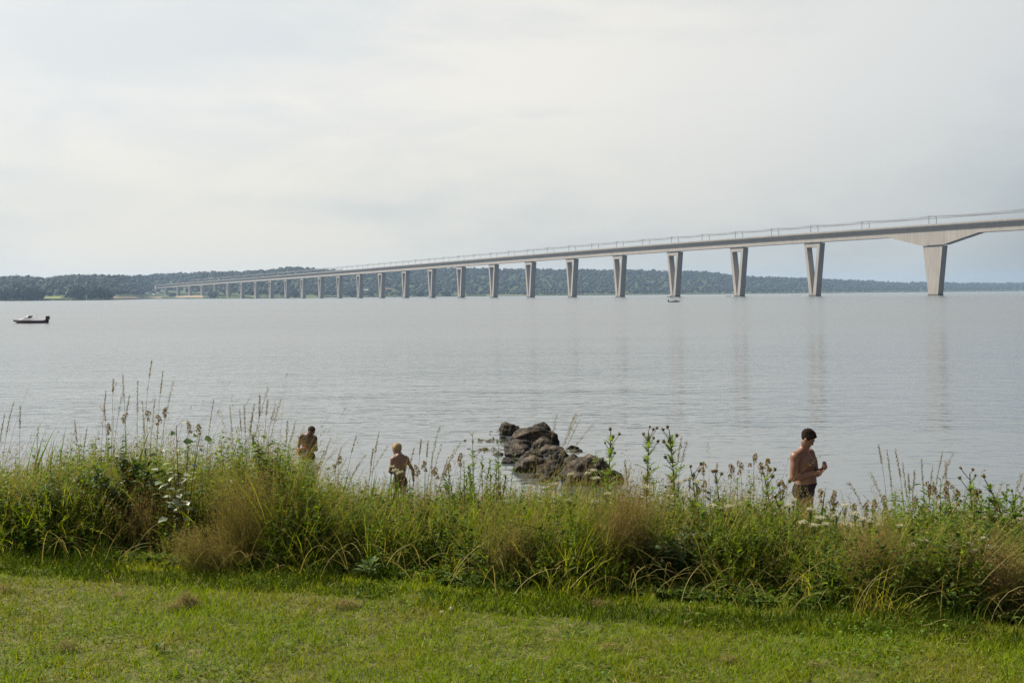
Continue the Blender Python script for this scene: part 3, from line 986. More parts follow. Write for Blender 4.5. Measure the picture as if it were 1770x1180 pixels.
for S_, E_, W__ in ((RS, RE, RW), (LS, LE, LW)):
    S_, E_, W__ = (np.array(v) for v in (S_, E_, W__))
    B.ell(S_, (.065, .062, .07), None, .05)
    B.limb(S_, E_, .062, .049, .04); B.ell(S_ * .55 + E_ * .45 + [.012, 0, 0], (.056, .054, .10), None, .03)
    B.limb(E_, W__, .049, .031, .02); B.ell(E_ * .7 + W__ * .3, (.052, .049, .052), None, .03)
hand(B, RW, (.09, .085, .01), (-.1, .3, 1), .35, 1.0, side=-1)
hand(B, LW, (.055, -.02, .05), (-.55, -.6, .3), 1.2, 1.12, side=1)
B.ell((.285, .06, 1.285), (.04, .036, .036), None, .02)
for sg in (1, -1):
    hip, kn, an = np.array((0, .095 * sg, .90)), np.array((.015, .10 * sg, .50)), np.array((-.03, .105 * sg, .085))
    B.limb(hip, kn, .088, .058, .04); B.limb(kn, an, .056, .038, .03); B.ell((-.015, .10 * sg, .36), (.056, .052, .11), None, .03)
    B.ell((-.035, .085 * sg, .93), (.08, .08, .095), None, .05)
    B.limb((-.05, .105 * sg, .04), (.13, .125 * sg, .028), .040, .028, .03)
skin1 = (.16, .082, .054)
dark = (.055, .025, .016)
nip = [((.125, .105, 1.30), .016, (.11, .04, .03), .9), ((.125, -.105, 1.30), .016, (.11, .04, .03), .9), ((.13, 0, 1.31), (.04, .05, .09), (.13, .065, .045), .5),
       ((.165, 0, 1.06), .012, (.08, .035, .025), .9)]
fc = [(w((.075, .033, .004)), (.014), (.05, .03, .025), .9), (w((.075, -.033, .004)), (.014), (.05, .03, .025), .9), (w((.09, .034, .03)), (.012, .022, .007), (.05, .03, .02), .9),
      (w((.09, -.034, .03)), (.012, .022, .007), (.05, .03, .02), .9), (w((.09, 0, -.066)), (.014, .024, .010), (.2, .07, .055), .8), (w((.05, 0, -.085)), (.06, .06, .03), (.17, .09, .06), .35)]
mx = place_px(1390, 15.6)
mz = float(ground_z(mx[0], mx[1]))
make_person('bare-chested dark-haired man in black swim trunks standing on the beach looking down at his hands', (mx[0], mx[1], mz), R(-43), B, w, skin1, (.016, .011, .009), (.02, .016, .026), .845, 1.03, .2, nip + fc, .0065, (1.80 + .16 - mz) / 1.80)

# --- the blond boy wading, back to the camera, right arm hanging away from his side
B = Body(); B.hands_out = []
B.ell((0, 0, .955), (.10, .135, .11), None, .05); B.ell((-.005, 0, 1.09), (.092, .125, .13), None, .06)
B.ell((-.012, 0, 1.28), (.10, .148, .18), None, .06)
B.ell((-.07, .075, 1.34), (.04, .07, .09), None, .04); B.ell((-.07, -.075, 1.34), (.04, .07, .09), None, .04)
B.limb((-.03, -.13, 1.425), (-.03, .13, 1.44), .045, .045, .06)
B.limb((-.03, 0, 1.44), (.03, .01, 1.53), .058, .055, .05)
for sg in (1, -1): B.limb((-.03, .03 * sg, 1.505), (-.035, .12 * sg, 1.44), .034, .036, .05)
w = head(B, (.075, .03, 1.60), rotm(R(38), R(26), R(0)), 1.08)
RS, LS = np.array((-.02, -.15, 1.405)), np.array((-.01, .15, 1.42))
RE, LE = np.array((-.03, -.285, 1.165)), np.array((.03, .205, 1.17))
RW, LW = np.array((.02, -.315, .925)), np.array((.17, .10, 1.10))
for S_, E_, W__ in ((RS, RE, RW), (LS, LE, LW)):
    B.ell(S_, (.05, .05, .055), None, .05); B.limb(S_, E_, .043, .034, .04); B.limb(E_, W__, .035, .024, .02); B.ell(E_ * .7 + W__ * .3, (.036, .035, .04), None, .03)
hand(B, RW, (.03, .0, -1), (.3, 1, 0), .28, 1.0, side=1)
hand(B, LW, (.8, -.5, .1), (0, -.3, 1), .7, 1.0, side=1)
for sg in (1, -1):
    hip, kn, an = np.array((0, .08 * sg, .90)), np.array((.02, .085 * sg, .50)), np.array((-.02, .09 * sg, .085))
    B.limb(hip, kn, .075, .05, .04); B.limb(kn, an, .048, .034, .03); B.ell((-.012, .085 * sg, .36), (.047, .044, .10), None, .03)
    B.ell((-.055, .07 * sg, .93), (.075, .07, .085), None, .05)
    B.limb((-.04, .09 * sg, .04), (.12, .10 * sg, .028), .036, .026, .03)
px_ = place_px(691, 20.0)
bz_ = float(ground_z(px_[0], px_[1]))
sp = [((-.1, 0, 1.2), (.03, .016, .25), (.2, .1, .065), .35), ((-.11, .07, 1.3), (.03, .04, .06), (.22, .115, .075), .3)]
make_person('blond boy in dark swim trunks wading with his bare back turned', (px_[0], px_[1], bz_), R(112), B, w, (.19, .105, .072), (.26, .19, .105), (.02, .018, .03), .80, 1.03, .14, sp, .008, .85)

# --- the man farther out, waist-deep, bent over a round net
B = Body(); B.hands_out = []
B.ell((0, 0, .95), (.105, .145, .12), None, .05); B.ell((.02, 0, 1.08), (.10, .135, .14), None, .06)
B.ell((.03, 0, 1.27), (.11, .16, .19), None, .06)
B.ell((.08, .075, 1.33), (.05, .08, .055), None, .04); B.ell((.08, -.075, 1.33), (.05, .08, .055), None, .04)
B.limb((.01, -.16, 1.44), (.01, .16, 1.40), .05, .05, .06)
B.limb((.03, 0, 1.44), (.10, .035, 1.53), .06, .058, .05)
for sg in (1, -1): B.limb((.01, .03 * sg, 1.49), (.0, .14 * sg, 1.43), .034, .036, .05)
w = head(B, (.15, .07, 1.585), rotm(R(55), R(30), R(-4)), .98)
RS, LS = np.array((.01, -.175, 1.42)), np.array((.01, .175, 1.37))
RE, LE = np.array((.0, -.255, 1.14)), np.array((.06, .20, 1.10))
RW, LW = np.array((.15, -.23, 1.10)), np.array((.20, -.04, 1.12))
for S_, E_, W__ in ((RS, RE, RW), (LS, LE, LW)):
    B.ell(S_, (.06, .058, .065), None, .05); B.limb(S_, E_, .05, .04, .04); B.limb(E_, W__, .04, .027, .02); B.ell(E_ * .7 + W__ * .3, (.042, .04, .045), None, .03)
hand(B, RW, (.8, .1, -.3), (0, 1, 0), .9, 1.0, side=1)
hand(B, LW, (.35, -.9, -.1), (-.3, -.2, -1), .8, 1.0, side=1)
for sg in (1, -1):
    hip, kn, an = np.array((0, .09 * sg, .90)), np.array((.02, .095 * sg, .50)), np.array((-.02, .10 * sg, .085))
    B.limb(hip, kn, .083, .055, .04); B.limb(kn, an, .053, .036, .03); B.ell((-.05, .08 * sg, .93), (.08, .075, .09), None, .05)
    B.limb((-.04, .10 * sg, .04), (.12, .11 * sg, .028), .038, .026, .03)
px_ = place_px(533, 26.6)
bz_ = float(ground_z(px_[0], px_[1]))
fz = -.85
yaw3 = R(-72)
make_person('short-haired man standing waist-deep in the water bent over a red-rimmed net', (px_[0], px_[1], fz), yaw3, B, w, (.115, .06, .045), (.05, .034, .022), (.02, .018, .025), .80, 1.0, .06, [((.13, .1, 1.3), .015, (.11, .05, .035), .8), ((.13, -.1, 1.3), .015, (.11, .05, .035), .8)], .009, .95)
# the net he holds: red hoop, pale mesh bag
cy, sy = math.cos(yaw3), math.sin(yaw3)
nl = np.array((.27, -.165, 1.085)) * .95
net = thing('hand_net', 'round red-rimmed net with grey mesh held by the waist-deep man', 'net', (px_[0] + nl[0] * cy - nl[1] * sy, px_[1] + nl[0] * sy + nl[1] * cy, fz + nl[2]))
a = np.linspace(0, 2 * np.pi, 33)
tube(np.stack([.115 * np.cos(a), .02 * np.sin(a), .10 * np.sin(a) + .015 * np.cos(a)], -1), .011, 6, False).build('rim', plain('red_plastic', (.62, .045, .03), .4, .4), net)
V, Q = [], []
for i in range(7):
    r_ = math.cos(i / 6 * 1.45); dpt = math.sin(i / 6 * 1.5) * .09
    for q in a[:-1]: V.append([.112 * r_ * math.cos(q), .02 * math.sin(q) * r_ + dpt, (.098 * math.sin(q) + .015 * math.cos(q)) * r_])
for i in range(6):
    for j in range(32): Q.append([i * 32 + j, i * 32 + (j + 1) % 32, (i + 1) * 32 + (j + 1) % 32, (i + 1) * 32 + j])
Geo().add(V, Q).build('mesh_bag', plain('net_mesh', (.45, .46, .50), .8, .2, .3, 90), net, smooth=True)

# ------------------------------------------------------------------ boats
def loft(secs):
    """secs: list of equal-length closed rings"""
    K = len(secs[0]); V = np.array(secs).reshape(-1, 3); n = len(secs)
    Q = [[i * K + k, i * K + (k + 1) % K, (i + 1) * K + (k + 1) % K, (i + 1) * K + k] for i in range(n - 1) for k in range(K)]
    return Geo().add(V, Q)

hull_dark = plain('gelcoat_grey', (.24, .24, .27), .6, .15, .05, 1)
hull_red = plain('gelcoat_maroon', (.15, .02, .028), .45, .3, .05, 1)
hull_white = plain('gelcoat_white', (.62, .62, .62), .3, .5, .05, 1)
hull_blue = plain('gelcoat_navy', (.03, .045, .09), .3, .5, .05, 1)
black = plain('engine_black', (.012, .012, .014), .35, .5, .1, 2)
m, nt = new_mat('tinted_screen'); bb = principled(nt, (.34, .36, .38), .4, .3); out(nt, bb.outputs[0]); screen = m

def simple_seated(label, loc, yaw, base, shirt, scale=1.0):
    B = Body()
    B.ell((0, 0, .12), (.14, .18, .12), None, .05); B.ell((0, 0, .36), (.12, .18, .24), None, .06); B.limb((0, -.17, .52), (0, .17, .52), .06, .06, .05)
    B.limb((0, 0, .55), (.03, 0, .66), .06, .055, .04); head(B, (.05, 0, .76), rotm(0, .1), 1.0)
    for sg in (1, -1):
        S_, E_, W__ = np.array((0, .2 * sg, .51)), np.array((.05, .25 * sg, .26)), np.array((.29, .15 * sg, .30))
        B.limb(S_, E_, .052, .042, .04); B.limb(E_, W__, .042, .028, .02); hand(B, W__, (1, -.2 * sg, 0), (0, 0, -1), .6, 1, side=sg)
        B.limb((0, .09 * sg, .1), (.42, .12 * sg, .12), .085, .06, .04); B.limb((.42, .12 * sg, .12), (.44, .12 * sg, -.30), .055, .04, .03); B.limb((.42, .12 * sg, -.33), (.56, .12 * sg, -.34), .036, .03, .03)
    root = thing('person', label, 'person', loc, yaw, None, scale)
    Fv, lo, ax = B.field(.016); V, Q = surface_nets(Fv, lo, .016)
    o = smooth_obj(V, Q, 'body', skin_mat('skin', base), root); paint(o.data, V, base, [])
    Fv, lo, ax = B.field(.016, infl=.014); z = ax[2][None, None, :]; y = np.abs(ax[1])[None, :, None]; x = ax[0][:, None, None]
    f = np.maximum(Fv, np.maximum(np.maximum(.10 - z, z - .56), x - .16)); V, Q = surface_nets(f.astype(np.float32), lo, .016)
    smooth_obj(V, Q, 'shirt', plain('shirt_' + str(int(sum(shirt) * 999)), shirt, .8, .2), root)
    V, T = ico(2); hv = V * [.105, .088, .085] + [.03, 0, .815]
    Geo().add(hv, T).build('hair', plain('hair_helm', (.03, .022, .016), .6, .2), root, smooth=True)
    return root

def motor_boat(name, label, loc, yaw, L=5.7, bot=None, top=None, windscreen=True, group=None, scale=1.0, cat='boat'):
    r = thing(name, label, cat, loc, yaw, group, scale)
    xs = np.linspace(-L / 2, L / 2, 19)                       # bow at +x
    lower, upper, deck = [], [], []
    for x in xs:
        t = (x + L / 2) / L
        w = 1.08 * (1 - max(0, (t - .45) / .55) ** 2.2) + .015; zk = -.28 + .62 * max(0, (t - .62) / .38) ** 2.0
        zc = .06 + .36 * max(0, (t - .5) / .5) ** 1.6; zg = .40 + .12 * t ** 1.5
        zc = min(zc, zg - .05); zm = (zc * .45 + zg * .55)
        lower.append([(x, -w * .96, zm), (x, -w * .80, zc), (x, 0, zk), (x, w * .80, zc), (x, w * .96, zm), (x, 0, zm)])
        upper.append([(x, -w, zg), (x, -w * .962, zm + .004), (x, 0, zm + .004), (x, w * .962, zm + .004), (x, w, zg), (x, 0, zg)])
        cam_ = .06 + .46 * math.exp(-((t - .54) / .17) ** 2) if t > .54 else .06 + .46 * (t / .54) ** .8
        z2 = zg + .004
        if .40 < t < .52: deck.append([(x, -w, z2), (x, -w, z2 + .05), (x, -w * .7, z2 + cam_), (x, -w * .66, z2 - .2), (x, w * .66, z2 - .2), (x, w * .7, z2 + cam_), (x, w, z2 + .05), (x, w, z2)])
        else: deck.append([(x, -w, z2), (x, -w, z2 + .05), (x, -w * .7, z2 + cam_), (x, -w * .3, z2 + cam_ * 1.15), (x, w * .3, z2 + cam_ * 1.15), (x, w * .7, z2 + cam_), (x, w, z2 + .05), (x, w, z2)])
    def capped(secs):
        g = loft(secs); K = len(secs[0])
        for s_ in (secs[0], secs[-1]):
            c = np.mean(s_, 0); g.add(np.vstack([s_, c]), [[i, (i + 1) % K, K] for i in range(K)])
        return g
    capped(lower).build('hull', bot, r); capped(upper).build('hull_stripe', top, r); capped(deck).build('deck', hull_dark if bot is not hull_white else hull_white, r)
    if windscreen:
        V = []
        for yy, xo in ((-.78, -.1), (-.5, .28), (0, .42), (.5, .28), (.78, -.1)):
            V += [[L * .06 + xo, yy, .84], [L * .06 + xo - .5, yy * .93, 1.16]]
        Vb = np.array(V) - [.03, 0, 0]
        g = Geo().add(V, [[2 * i, 2 * i + 2, 2 * i + 3, 2 * i + 1] for i in range(4)]).add(Vb, [[2 * i, 2 * i + 1, 2 * i + 3, 2 * i + 2] for i in range(4)])
        g.build('windscreen', screen, r)
    e = Geo().merge(box(-L / 2 - .55, -L / 2 - .08, -.24, .24, .55, 1.02)).merge(box(-L / 2 - .48, -L / 2 - .14, -.20, .20, 1.02, 1.12)).merge(box(-L / 2 - .4, -L / 2 - .16, -.1, .1, -.35, .55)).merge(box(-L / 2 - .16, -L / 2 + .02, -.18, .18, .30, .62))
    e.build('outboard_motor', black, r)
    tube([[-L * .28, .6, .6], [-L * .285, .6, 1.55]], .014, 5).build('aerial', steel, r)
    return r

Yb = EYE / uv(51, 558.3)[1]
Xb = uv(51, 558.3)[0] * Yb
motor_boat('motorboat', 'maroon and grey motorboat with black outboard on the open water', (Xb, Yb, 0), R(176), 5.4, hull_red, hull_dark)
simple_seated('dark-haired person at the helm of the maroon motorboat', (Xb + .15, Yb - .15, .30), R(176), (.22, .12, .08), (.05, .05, .06))
def water_at(x, y):
    u, v = uv(x, y); Y = EYE / v
    return np.array([u * Y, Y, 0])
q = water_at(1166, 522.0)
motor_boat('open_boat', 'small navy open boat with two people aboard near a bridge pier', q, R(6), 5.2, hull_blue, hull_dark, False)
simple_seated('person sitting in the stern of the navy open boat', q + [-.5, 0, .45], R(6), (.3, .16, .11), (.35, .16, .12))
simple_seated('person sitting amidships in the navy open boat', q + [.75, 0, .45], R(6), (.25, .14, .1), (.08, .09, .14))
for x, y, L_, lab, bt in ((1157.5, 513.6, 4.6, 'tiny dark boat beside the foot of a bridge pier', hull_blue), (1260, 512.6, 4.0, 'tiny grey boat out on the water between two bridge piers', hull_dark),
                          (1376, 510.6, 9.5, 'white motor cruiser by the foot of the last V-shaped pier', hull_white)):
    motor_boat('distant_boat', lab, water_at(x, y), R(8 if x != 1376 else 178), L_, bt, bt if bt is hull_white else hull_dark, bt is hull_white)

# ------------------------------------------------------------------ boulders
m, nt = new_mat('boulder_granite')
pos = nt.nodes.new('ShaderNodeNewGeometry').outputs['Position']
sx = nt.nodes.new('ShaderNodeSeparateXYZ'); nt.links.new(pos, sx.inputs[0])
na = noise(nt, 4.5, 8, .65, pos); nb = noise(nt, 26, 6, .7, pos); nc_ = noise(nt, 2.2, 5, .6, pos)
c = ramp(nt, [(.3, (.010, .007, .0055)), (.5, (.038, .028, .021)), (.7, (.095, .074, .055))], na.outputs[0]).outputs[0]
c = mix(nt, c, ramp(nt, [(.35, (.35, .33, .3)), (.62, (1.25, 1.2, 1.1))], nb.outputs[0]).outputs[0], .75, 'MULTIPLY')
lich = ramp(nt, [(.56, (0, 0, 0)), (.66, (1, 1, 1))], nc_.outputs[0])
c = mix(nt, c, (.19, .165, .11), mth('MULTIPLY', lich.outputs[0], .45))
zr_ = nt.nodes.new('ShaderNodeMapRange'); zr_.inputs[1].default_value = .10; zr_.inputs[2].default_value = .22
zz = mth('ADD', sx.outputs[2], mth('MULTIPLY', nb.outputs[0], .06)); nt.links.new(zz, zr_.inputs[0])
c = mix(nt, (.022, .02, .016), c, zr_.outputs[0])
vc = nt.nodes.new('ShaderNodeTexVoronoi'); vc.feature = 'DISTANCE_TO_EDGE'; vc.inputs['Scale'].default_value = 2.3
wv_ = nt.nodes.new('ShaderNodeVectorMath'); wv_.operation = 'ADD'; nt.links.new(pos, wv_.inputs[0]); nt.links.new(nc_.outputs['Color'], wv_.inputs[1]); nt.links.new(wv_.outputs[0], vc.inputs['Vector'])
ck = nt.nodes.new('ShaderNodeMapRange'); ck.inputs[1].default_value = 0.0; ck.inputs[2].default_value = 0.035; nt.links.new(vc.outputs['Distance'], ck.inputs[0])
c = mix(nt, c, (.012, .010, .008), mth('MULTIPLY', mth('SUBTRACT', 1.0, ck.outputs[0]), .8))
hb = mth('ADD', mth('ADD', na.outputs[0], mth('MULTIPLY', nb.outputs[0], .35)), mth('MULTIPLY', ck.outputs[0], .5))
b = principled(nt, c, .7, .2, hb, .8, .06)
out(nt, b.outputs[0]); granite = m

def boulder(x0, x1, ytop, ybase, label, seed, depth=.9, sink=.35, lean=0.0, dome=.0):
    """a boulder spanning photo columns x0..x1, top at ytop, meeting water or lower stones at ybase"""
    xc = (x0 + x1) / 2
    g_ = water_at(xc, ybase); Y = g_[1] + 0.2
    w = (x1 - x0) / F * Y / 2; zt = EYE - uv(xc, ytop)[1] * Y
    rng = np.random.default_rng(seed)
    V, T = ico(5)
    N_ = rdir(16, rng); d_ = rng.uniform(.62, .92, 16)
    s = V @ N_.T
    r = np.min(np.where(s > .05, d_[None] / np.maximum(s, .05), 9), 1)
    r = np.minimum(r, 1.06)
    for _ in range(1): r = r * .78 + .22 * .86
    P = V * (r * (1 - dome) + dome * .9)[:, None]
    P[:, 2] = np.where(P[:, 2] > 0, P[:, 2] * (1 - .25 * dome * np.abs(V[:, 0] - .1)), P[:, 2])
    P *= (1 + .16 * fbm(V * 1.0, 1.7, seed, 3) + .06 * fbm(V, 5.0, seed + 3, 4))[:, None]
    lo, hi = P.min(0), P.max(0)
    P = (P - (lo + hi) / 2) / ((hi - lo) / 2)
    hh = (zt + sink) / 2
    P = P * np.array([w, w * depth, hh]) + [0, 0, hh]
    P[:, 0] += lean * P[:, 2]
    o = Geo().add(P, T).build('boulder', granite, None, (g_[0] + 0.0, Y, -sink), smooth=True)
    tag(o, label, 'boulder')
    return o
boulder(862, 903, 728, 753, 'dark rounded boulder standing apart in the water behind the heap', 1, .9, .3)
boulder(918, 956, 729, 752, 'dark jagged boulder topping the back of the rock heap', 2, .9, .1)
boulder(882, 966, 736, 768, 'big flat-topped brown boulder in the middle of the heap', 3, .7, .3)
boulder(938, 968, 744, 768, 'blackish boulder on the far right flank of the heap', 13, .9, .3)
boulder(870, 924, 758, 775, 'low ridged brown boulder below the big flat-topped one', 4, .9, .3)
boulder(871, 919, 765, 790, 'round dark boulder low at the heap where water laps it', 5, .9, .3)
boulder(930, 986, 767, 788, 'grey-brown split boulder at the heap beside open water', 6, .9, .3)
boulder(886, 950, 786, 815, 'pale brown wedge-shaped boulder at the front of the heap', 7, .9, .3)
boulder(934, 985, 784, 812, 'dark boulder wedged between the two front ones', 8, .9, .3)
boulder(972, 1016, 784, 806, 'humped boulder just behind the largest grey one', 14, .9, .3)
boulder(966, 1066, 785, 836, 'largest grey speckled boulder closest to the shore', 9, .85, .3, 0, .55)
boulder(866, 902, 788, 797, 'small flat wet stone at the water edge of the heap', 10, .9, .25)
boulder(905, 940, 777, 795, 'small rounded stone filling the middle of the heap', 11, .9, .25)
boulder(915, 960, 752, 779, 'dark boulder in the saddle of the heap under the flat-topped one', 15, .9, .3)
boulder(896, 930, 782, 806, 'dark low stone wedged between the round one and the wedge-shaped one', 16, .9, .3)
boulder(955, 992, 776, 800, 'dark stone bridging the split boulder and the humped one', 17, .9, .3)
boulder(925, 975, 798, 822, 'half sunk brown stone left of the largest grey one', 18, .9, .3)
boulder(1046, 1082, 812, 834, 'small dark stone at the right foot of the largest grey one', 19, .9, .3)
for k_, (x_, y_, w_) in enumerate([(868, 757, 9), (861, 786, 12), (880, 800, 14), (902, 815, 16), (925, 826, 14), (990, 775, 12), (1000, 781, 10), (948, 832, 20), (1072, 838, 14), (912, 770, 10)]):
    boulder(x_ - w_, x_ + w_, y_ - w_ * .55, y_ + 2, 'small wet stone lying in the water around the boulder heap', 60 + k_, .8, .2)['group'] = 'small stones around the boulder heap'
# drifting weed around the stones
rng = np.random.default_rng(5)
wp = []
for cx0, cy0, sx0, n in ((850, 762, 18, 90), (843, 778, 14, 70), (990, 782, 10, 30), (862, 745, 10, 20)):
    for _ in range(n):
        q = water_at(cx0 + rng.normal(0, sx0), cy0 + rng.normal(0, 1.6)); wp.append(q + [0, 0, .012])
wp = np.array(wp)
gw = cards(wp, rdir(len(wp), rng) * [1, 1, .15], rdir(len(wp), rng) * [1, 1, .3], .12, .05)
tag(gw.build('floating_seaweed', leaf_mat('seaweed', [(.06, .05, .015), (.12, .10, .03)], .1)), kind='stuff')
# ------------------------------------------------------------------ lawn and shore meadow
rngv = np.random.default_rng(21)
TOPX = np.array([-500, 0, 60, 120, 170, 230, 300, 350, 420, 480, 515, 560, 620, 680, 740, 790, 830, 880, 930, 960, 1050, 1110, 1200, 1300, 1350, 1400, 1480, 1520, 1580, 1640, 1700, 1770, 2300])
TOPY = np.array([800, 800, 795, 785, 772, 768, 775, 772, 762, 757, 795, 832, 838, 836, 832, 826, 820, 824, 832, 834, 830, 834, 832, 832, 842, 866, 884, 866, 848, 842, 842, 848, 850])

HOLLOWS = ((400, 60, .42), (600, 40, .24), (740, 80, .36), (1150, 105, .50), (1340, 60, .28), (1740, 55, .5), (245, 60, .36))

def veg_h(X, Y):
    """how tall the dense growth stands at a ground place"""
    x = CX + F * X / Y
    yt = np.interp(x, TOPX, TOPY) + 58 * (vnoise2(x / 41, Y * 2.0, 58) - .42) + 34 * (vnoise2(x / 14, Y * 5, 59) - .5)
    dx, dy = x - CX, yt - HY
    zt = EYE - (dy + ROLL * dx) / F * Y
    q = Y - edge(X)
    lump = vnoise2(X * 1.5, X * 0 + Y * .6, 51) * .6 + vnoise2(X * 4.1, Y * 2, 52) * .4
    hollow = sum(np.exp(-((x - c) / w) ** 2) * a for c, w, a in HOLLOWS)
    front = .10 + .90 * smooth(-.02, .30, q - .45 * (lump - .35) - hollow)
    return np.clip(zt - ground_z(X, Y), .12, 1.15) * front

def strip(N, q0, q1, x0=-6.2, x1=5.4, power=1.0, rng=rngv):
    if x0 == -6.2: N = int(N * 1.13)
    X = rng.uniform(x0, x1, N); q = q0 + (q1 - q0) * rng.uniform(0, 1, N) ** power
    X = X + 0.0; Y = edge(X) + q
    # wavering mown edge
    Y = Y + .10 * (vnoise2(X * 1.6, X * 0, 31) - .5) + .06 * (vnoise2(X * 5.1, X * 0, 32) - .5)
    return X, Y

def px_of(X, Y): return CX + F * X / Y

# --- lawn
N = 190000
X = rngv.uniform(-4.6, 4.4, N); Y = 3.9 + rngv.uniform(0, 1, N) * (edge(X) + .35 - 3.9)
P = np.stack([X, Y, ground_z(X, Y) - .004], -1)
dense = vnoise2(X * 2.3, Y * 2.3, 11) * .6 + vnoise2(X * 7, Y * 7, 12) * .4
tuft = vnoise2(X * 14, Y * 14, 13)
h = (.018 + .028 * dense + .042 * tuft ** 2) * rngv.uniform(.6, 1.35, N)
g, _ = blades(P, h, rngv.uniform(0, 6.28, N), rngv.uniform(.1, 1.15, N), rngv.uniform(.1, 1.0, N), rngv.uniform(.003, .0062, N), 2)
lawn_m = leaf_mat('lawn_green', [(.085, .145, .004), (.12, .195, .005), (.155, .215, .008), (.195, .225, .016)], .42, .6,
                  patch=[(.15, .155, .012), (.22, .175, .04), (.13, .165, .008), (.26, .195, .07)], patch_scale=1.6, patch_lo=.46, patch_hi=.74, tint=(1.35, 1.3, .3))
tag(g.build('lawn_grass', lawn_m), kind='stuff')
N = 5200
X = rngv.uniform(-4.4, 4.2, N); Y = 3.9 + rngv.uniform(0, 1, N) * (edge(X) + .1 - 3.9)
sel = vnoise2(X * 1.7, Y * 2.2, 15) * .6 + vnoise2(X * 6, Y * 6, 16) * .4 > rngv.uniform(.3, .75, N)
X, Y = X[sel], Y[sel]
g, _ = blades(np.stack([X, Y, ground_z(X, Y) + rngv.uniform(.012, .04, len(X))], -1), rngv.uniform(.03, .09, len(X)), rngv.uniform(0, 6.28, len(X)), rngv.uniform(1.2, 1.65, len(X)),
              rngv.uniform(-.4, .4, len(X)), .0030, 2)
straw_m = leaf_mat('straw', [(.30, .23, .10), (.38, .31, .15), (.25, .18, .08)], .25, .6)
tag(g.build('grass_clippings', straw_m), kind='stuff')

# clover and daisy leaves down in the turf
N = 9000
X = rngv.uniform(-4.4, 4.2, N); Y = 3.9 + rngv.uniform(0, 1, N) * (edge(X) + .1 - 3.9)
sel = vnoise2(X * 2.9, Y * 2.9, 71) * .7 + vnoise2(X * 11, Y * 11, 72) * .3 > .52
X, Y = X[sel], Y[sel]; n = len(X)
a_ = rngv.uniform(0, 6.28, n); e_ = rngv.uniform(-.1, .7, n)
g = leaves(np.stack([X, Y, ground_z(X, Y) + rngv.uniform(.015, .045, n)], -1), np.stack([np.cos(a_) * np.cos(e_), np.sin(a_) * np.cos(e_), np.sin(e_)], -1), np.array([0, 0, 1.0]) + rngv.normal(0, .3, (n, 3)), rngv.uniform(.014, .03, n), rngv.uniform(.010, .018, n))
tag(g.build('clover_foliage', leaf_mat('clover_leaf', [(.05, .10, .012), (.08, .14, .018), (.11, .17, .025)], .35, .5, tint=(1.3, 1.3, .35))), kind='stuff')

# --- taller green fringe along the mown edge
X, Y = strip(42000, -.22, .6, power=1.1)
q = Y - edge(X)
hol = sum(np.exp(-((px_of(X, Y) - c) / w) ** 2) * a for c, w, a in HOLLOWS)
sel = (hol < .12 + rngv.uniform(0, .14, len(X))) | (q < .02)
X, Y, q = X[sel], Y[sel], q[sel]
sel = vnoise2(X * 2.6, Y * 2.6, 55) * .55 + vnoise2(X * 9, Y * 9, 56) * .45 > .28 + .22 * smooth(0, .5, q)
X, Y, q = X[sel], Y[sel], q[sel]
h = rngv.uniform(.03, .13, len(X)) * (.5 + .9 * smooth(-.25, .35, q)) * (.6 + .8 * vnoise2(X * 3, Y * 3, 17))
g, _ = blades(np.stack([X, Y, ground_z(X, Y)], -1), h, rngv.uniform(0, 6.28, len(X)), np.abs(rngv.normal(0, .4, len(X))), rngv.uniform(.1, 1.3, len(X)), rngv.uniform(.0035, .0075, len(X)), 3)
tag(g.build('edge_grass', leaf_mat('edge_green_shaded', [(.03, .056, .004), (.045, .076, .005), (.065, .092, .010)], .25, .6, tint=(1.3, 1.3, .4))), kind='stuff')  # own greens, darkened further: contact shade of the tall strip put into the colour

# --- meadow grass body
X, Y = strip(72000, .05, 2.9, power=1.25)
sel = vnoise2(X * 5, Y * 5, 57) + rngv.uniform(-.25, .25, len(X)) > .33
X, Y = X[sel], Y[sel]
H = veg_h(X, Y)
h = H * rngv.uniform(.45, 1.02, len(X)) * (.72 + .45 * vnoise2(X * 2.2, Y * 2.2, 18))
wind = .35 + .6 * (vnoise2(X * 1.3, Y * 1.3, 19) - .5)
azv = rngv.normal(.2, 1.5, len(X))
xp = px_of(X, Y)
comb = smooth(1500, 1600, xp) * (vnoise2(X * 2, Y * 2, 40) > .35)
azv = np.where(comb > .5, rngv.normal(.25, .35, len(X)), azv)
lean = np.abs(rngv.normal(0, .38, len(X))) + .5 * comb
g, _ = blades(np.stack([X, Y, ground_z(X, Y)], -1), h, azv, lean, rngv.uniform(.1, 1.7, len(X)), rngv.uniform(.003, .0085, len(X)), 4)
mead_m = leaf_mat('meadow_green', [(.075, .12, .007), (.11, .165, .010), (.15, .20, .013), (.18, .205, .022), (.25, .23, .06)], .45, .6,
                  patch=[(.14, .14, .022), (.20, .18, .045), (.10, .13, .012), (.26, .22, .08)], patch_scale=1.9, patch_lo=.54, patch_hi=.74, tint=(1.9, 1.75, .4))
tag(g.build('meadow_grass', mead_m), kind='stuff')

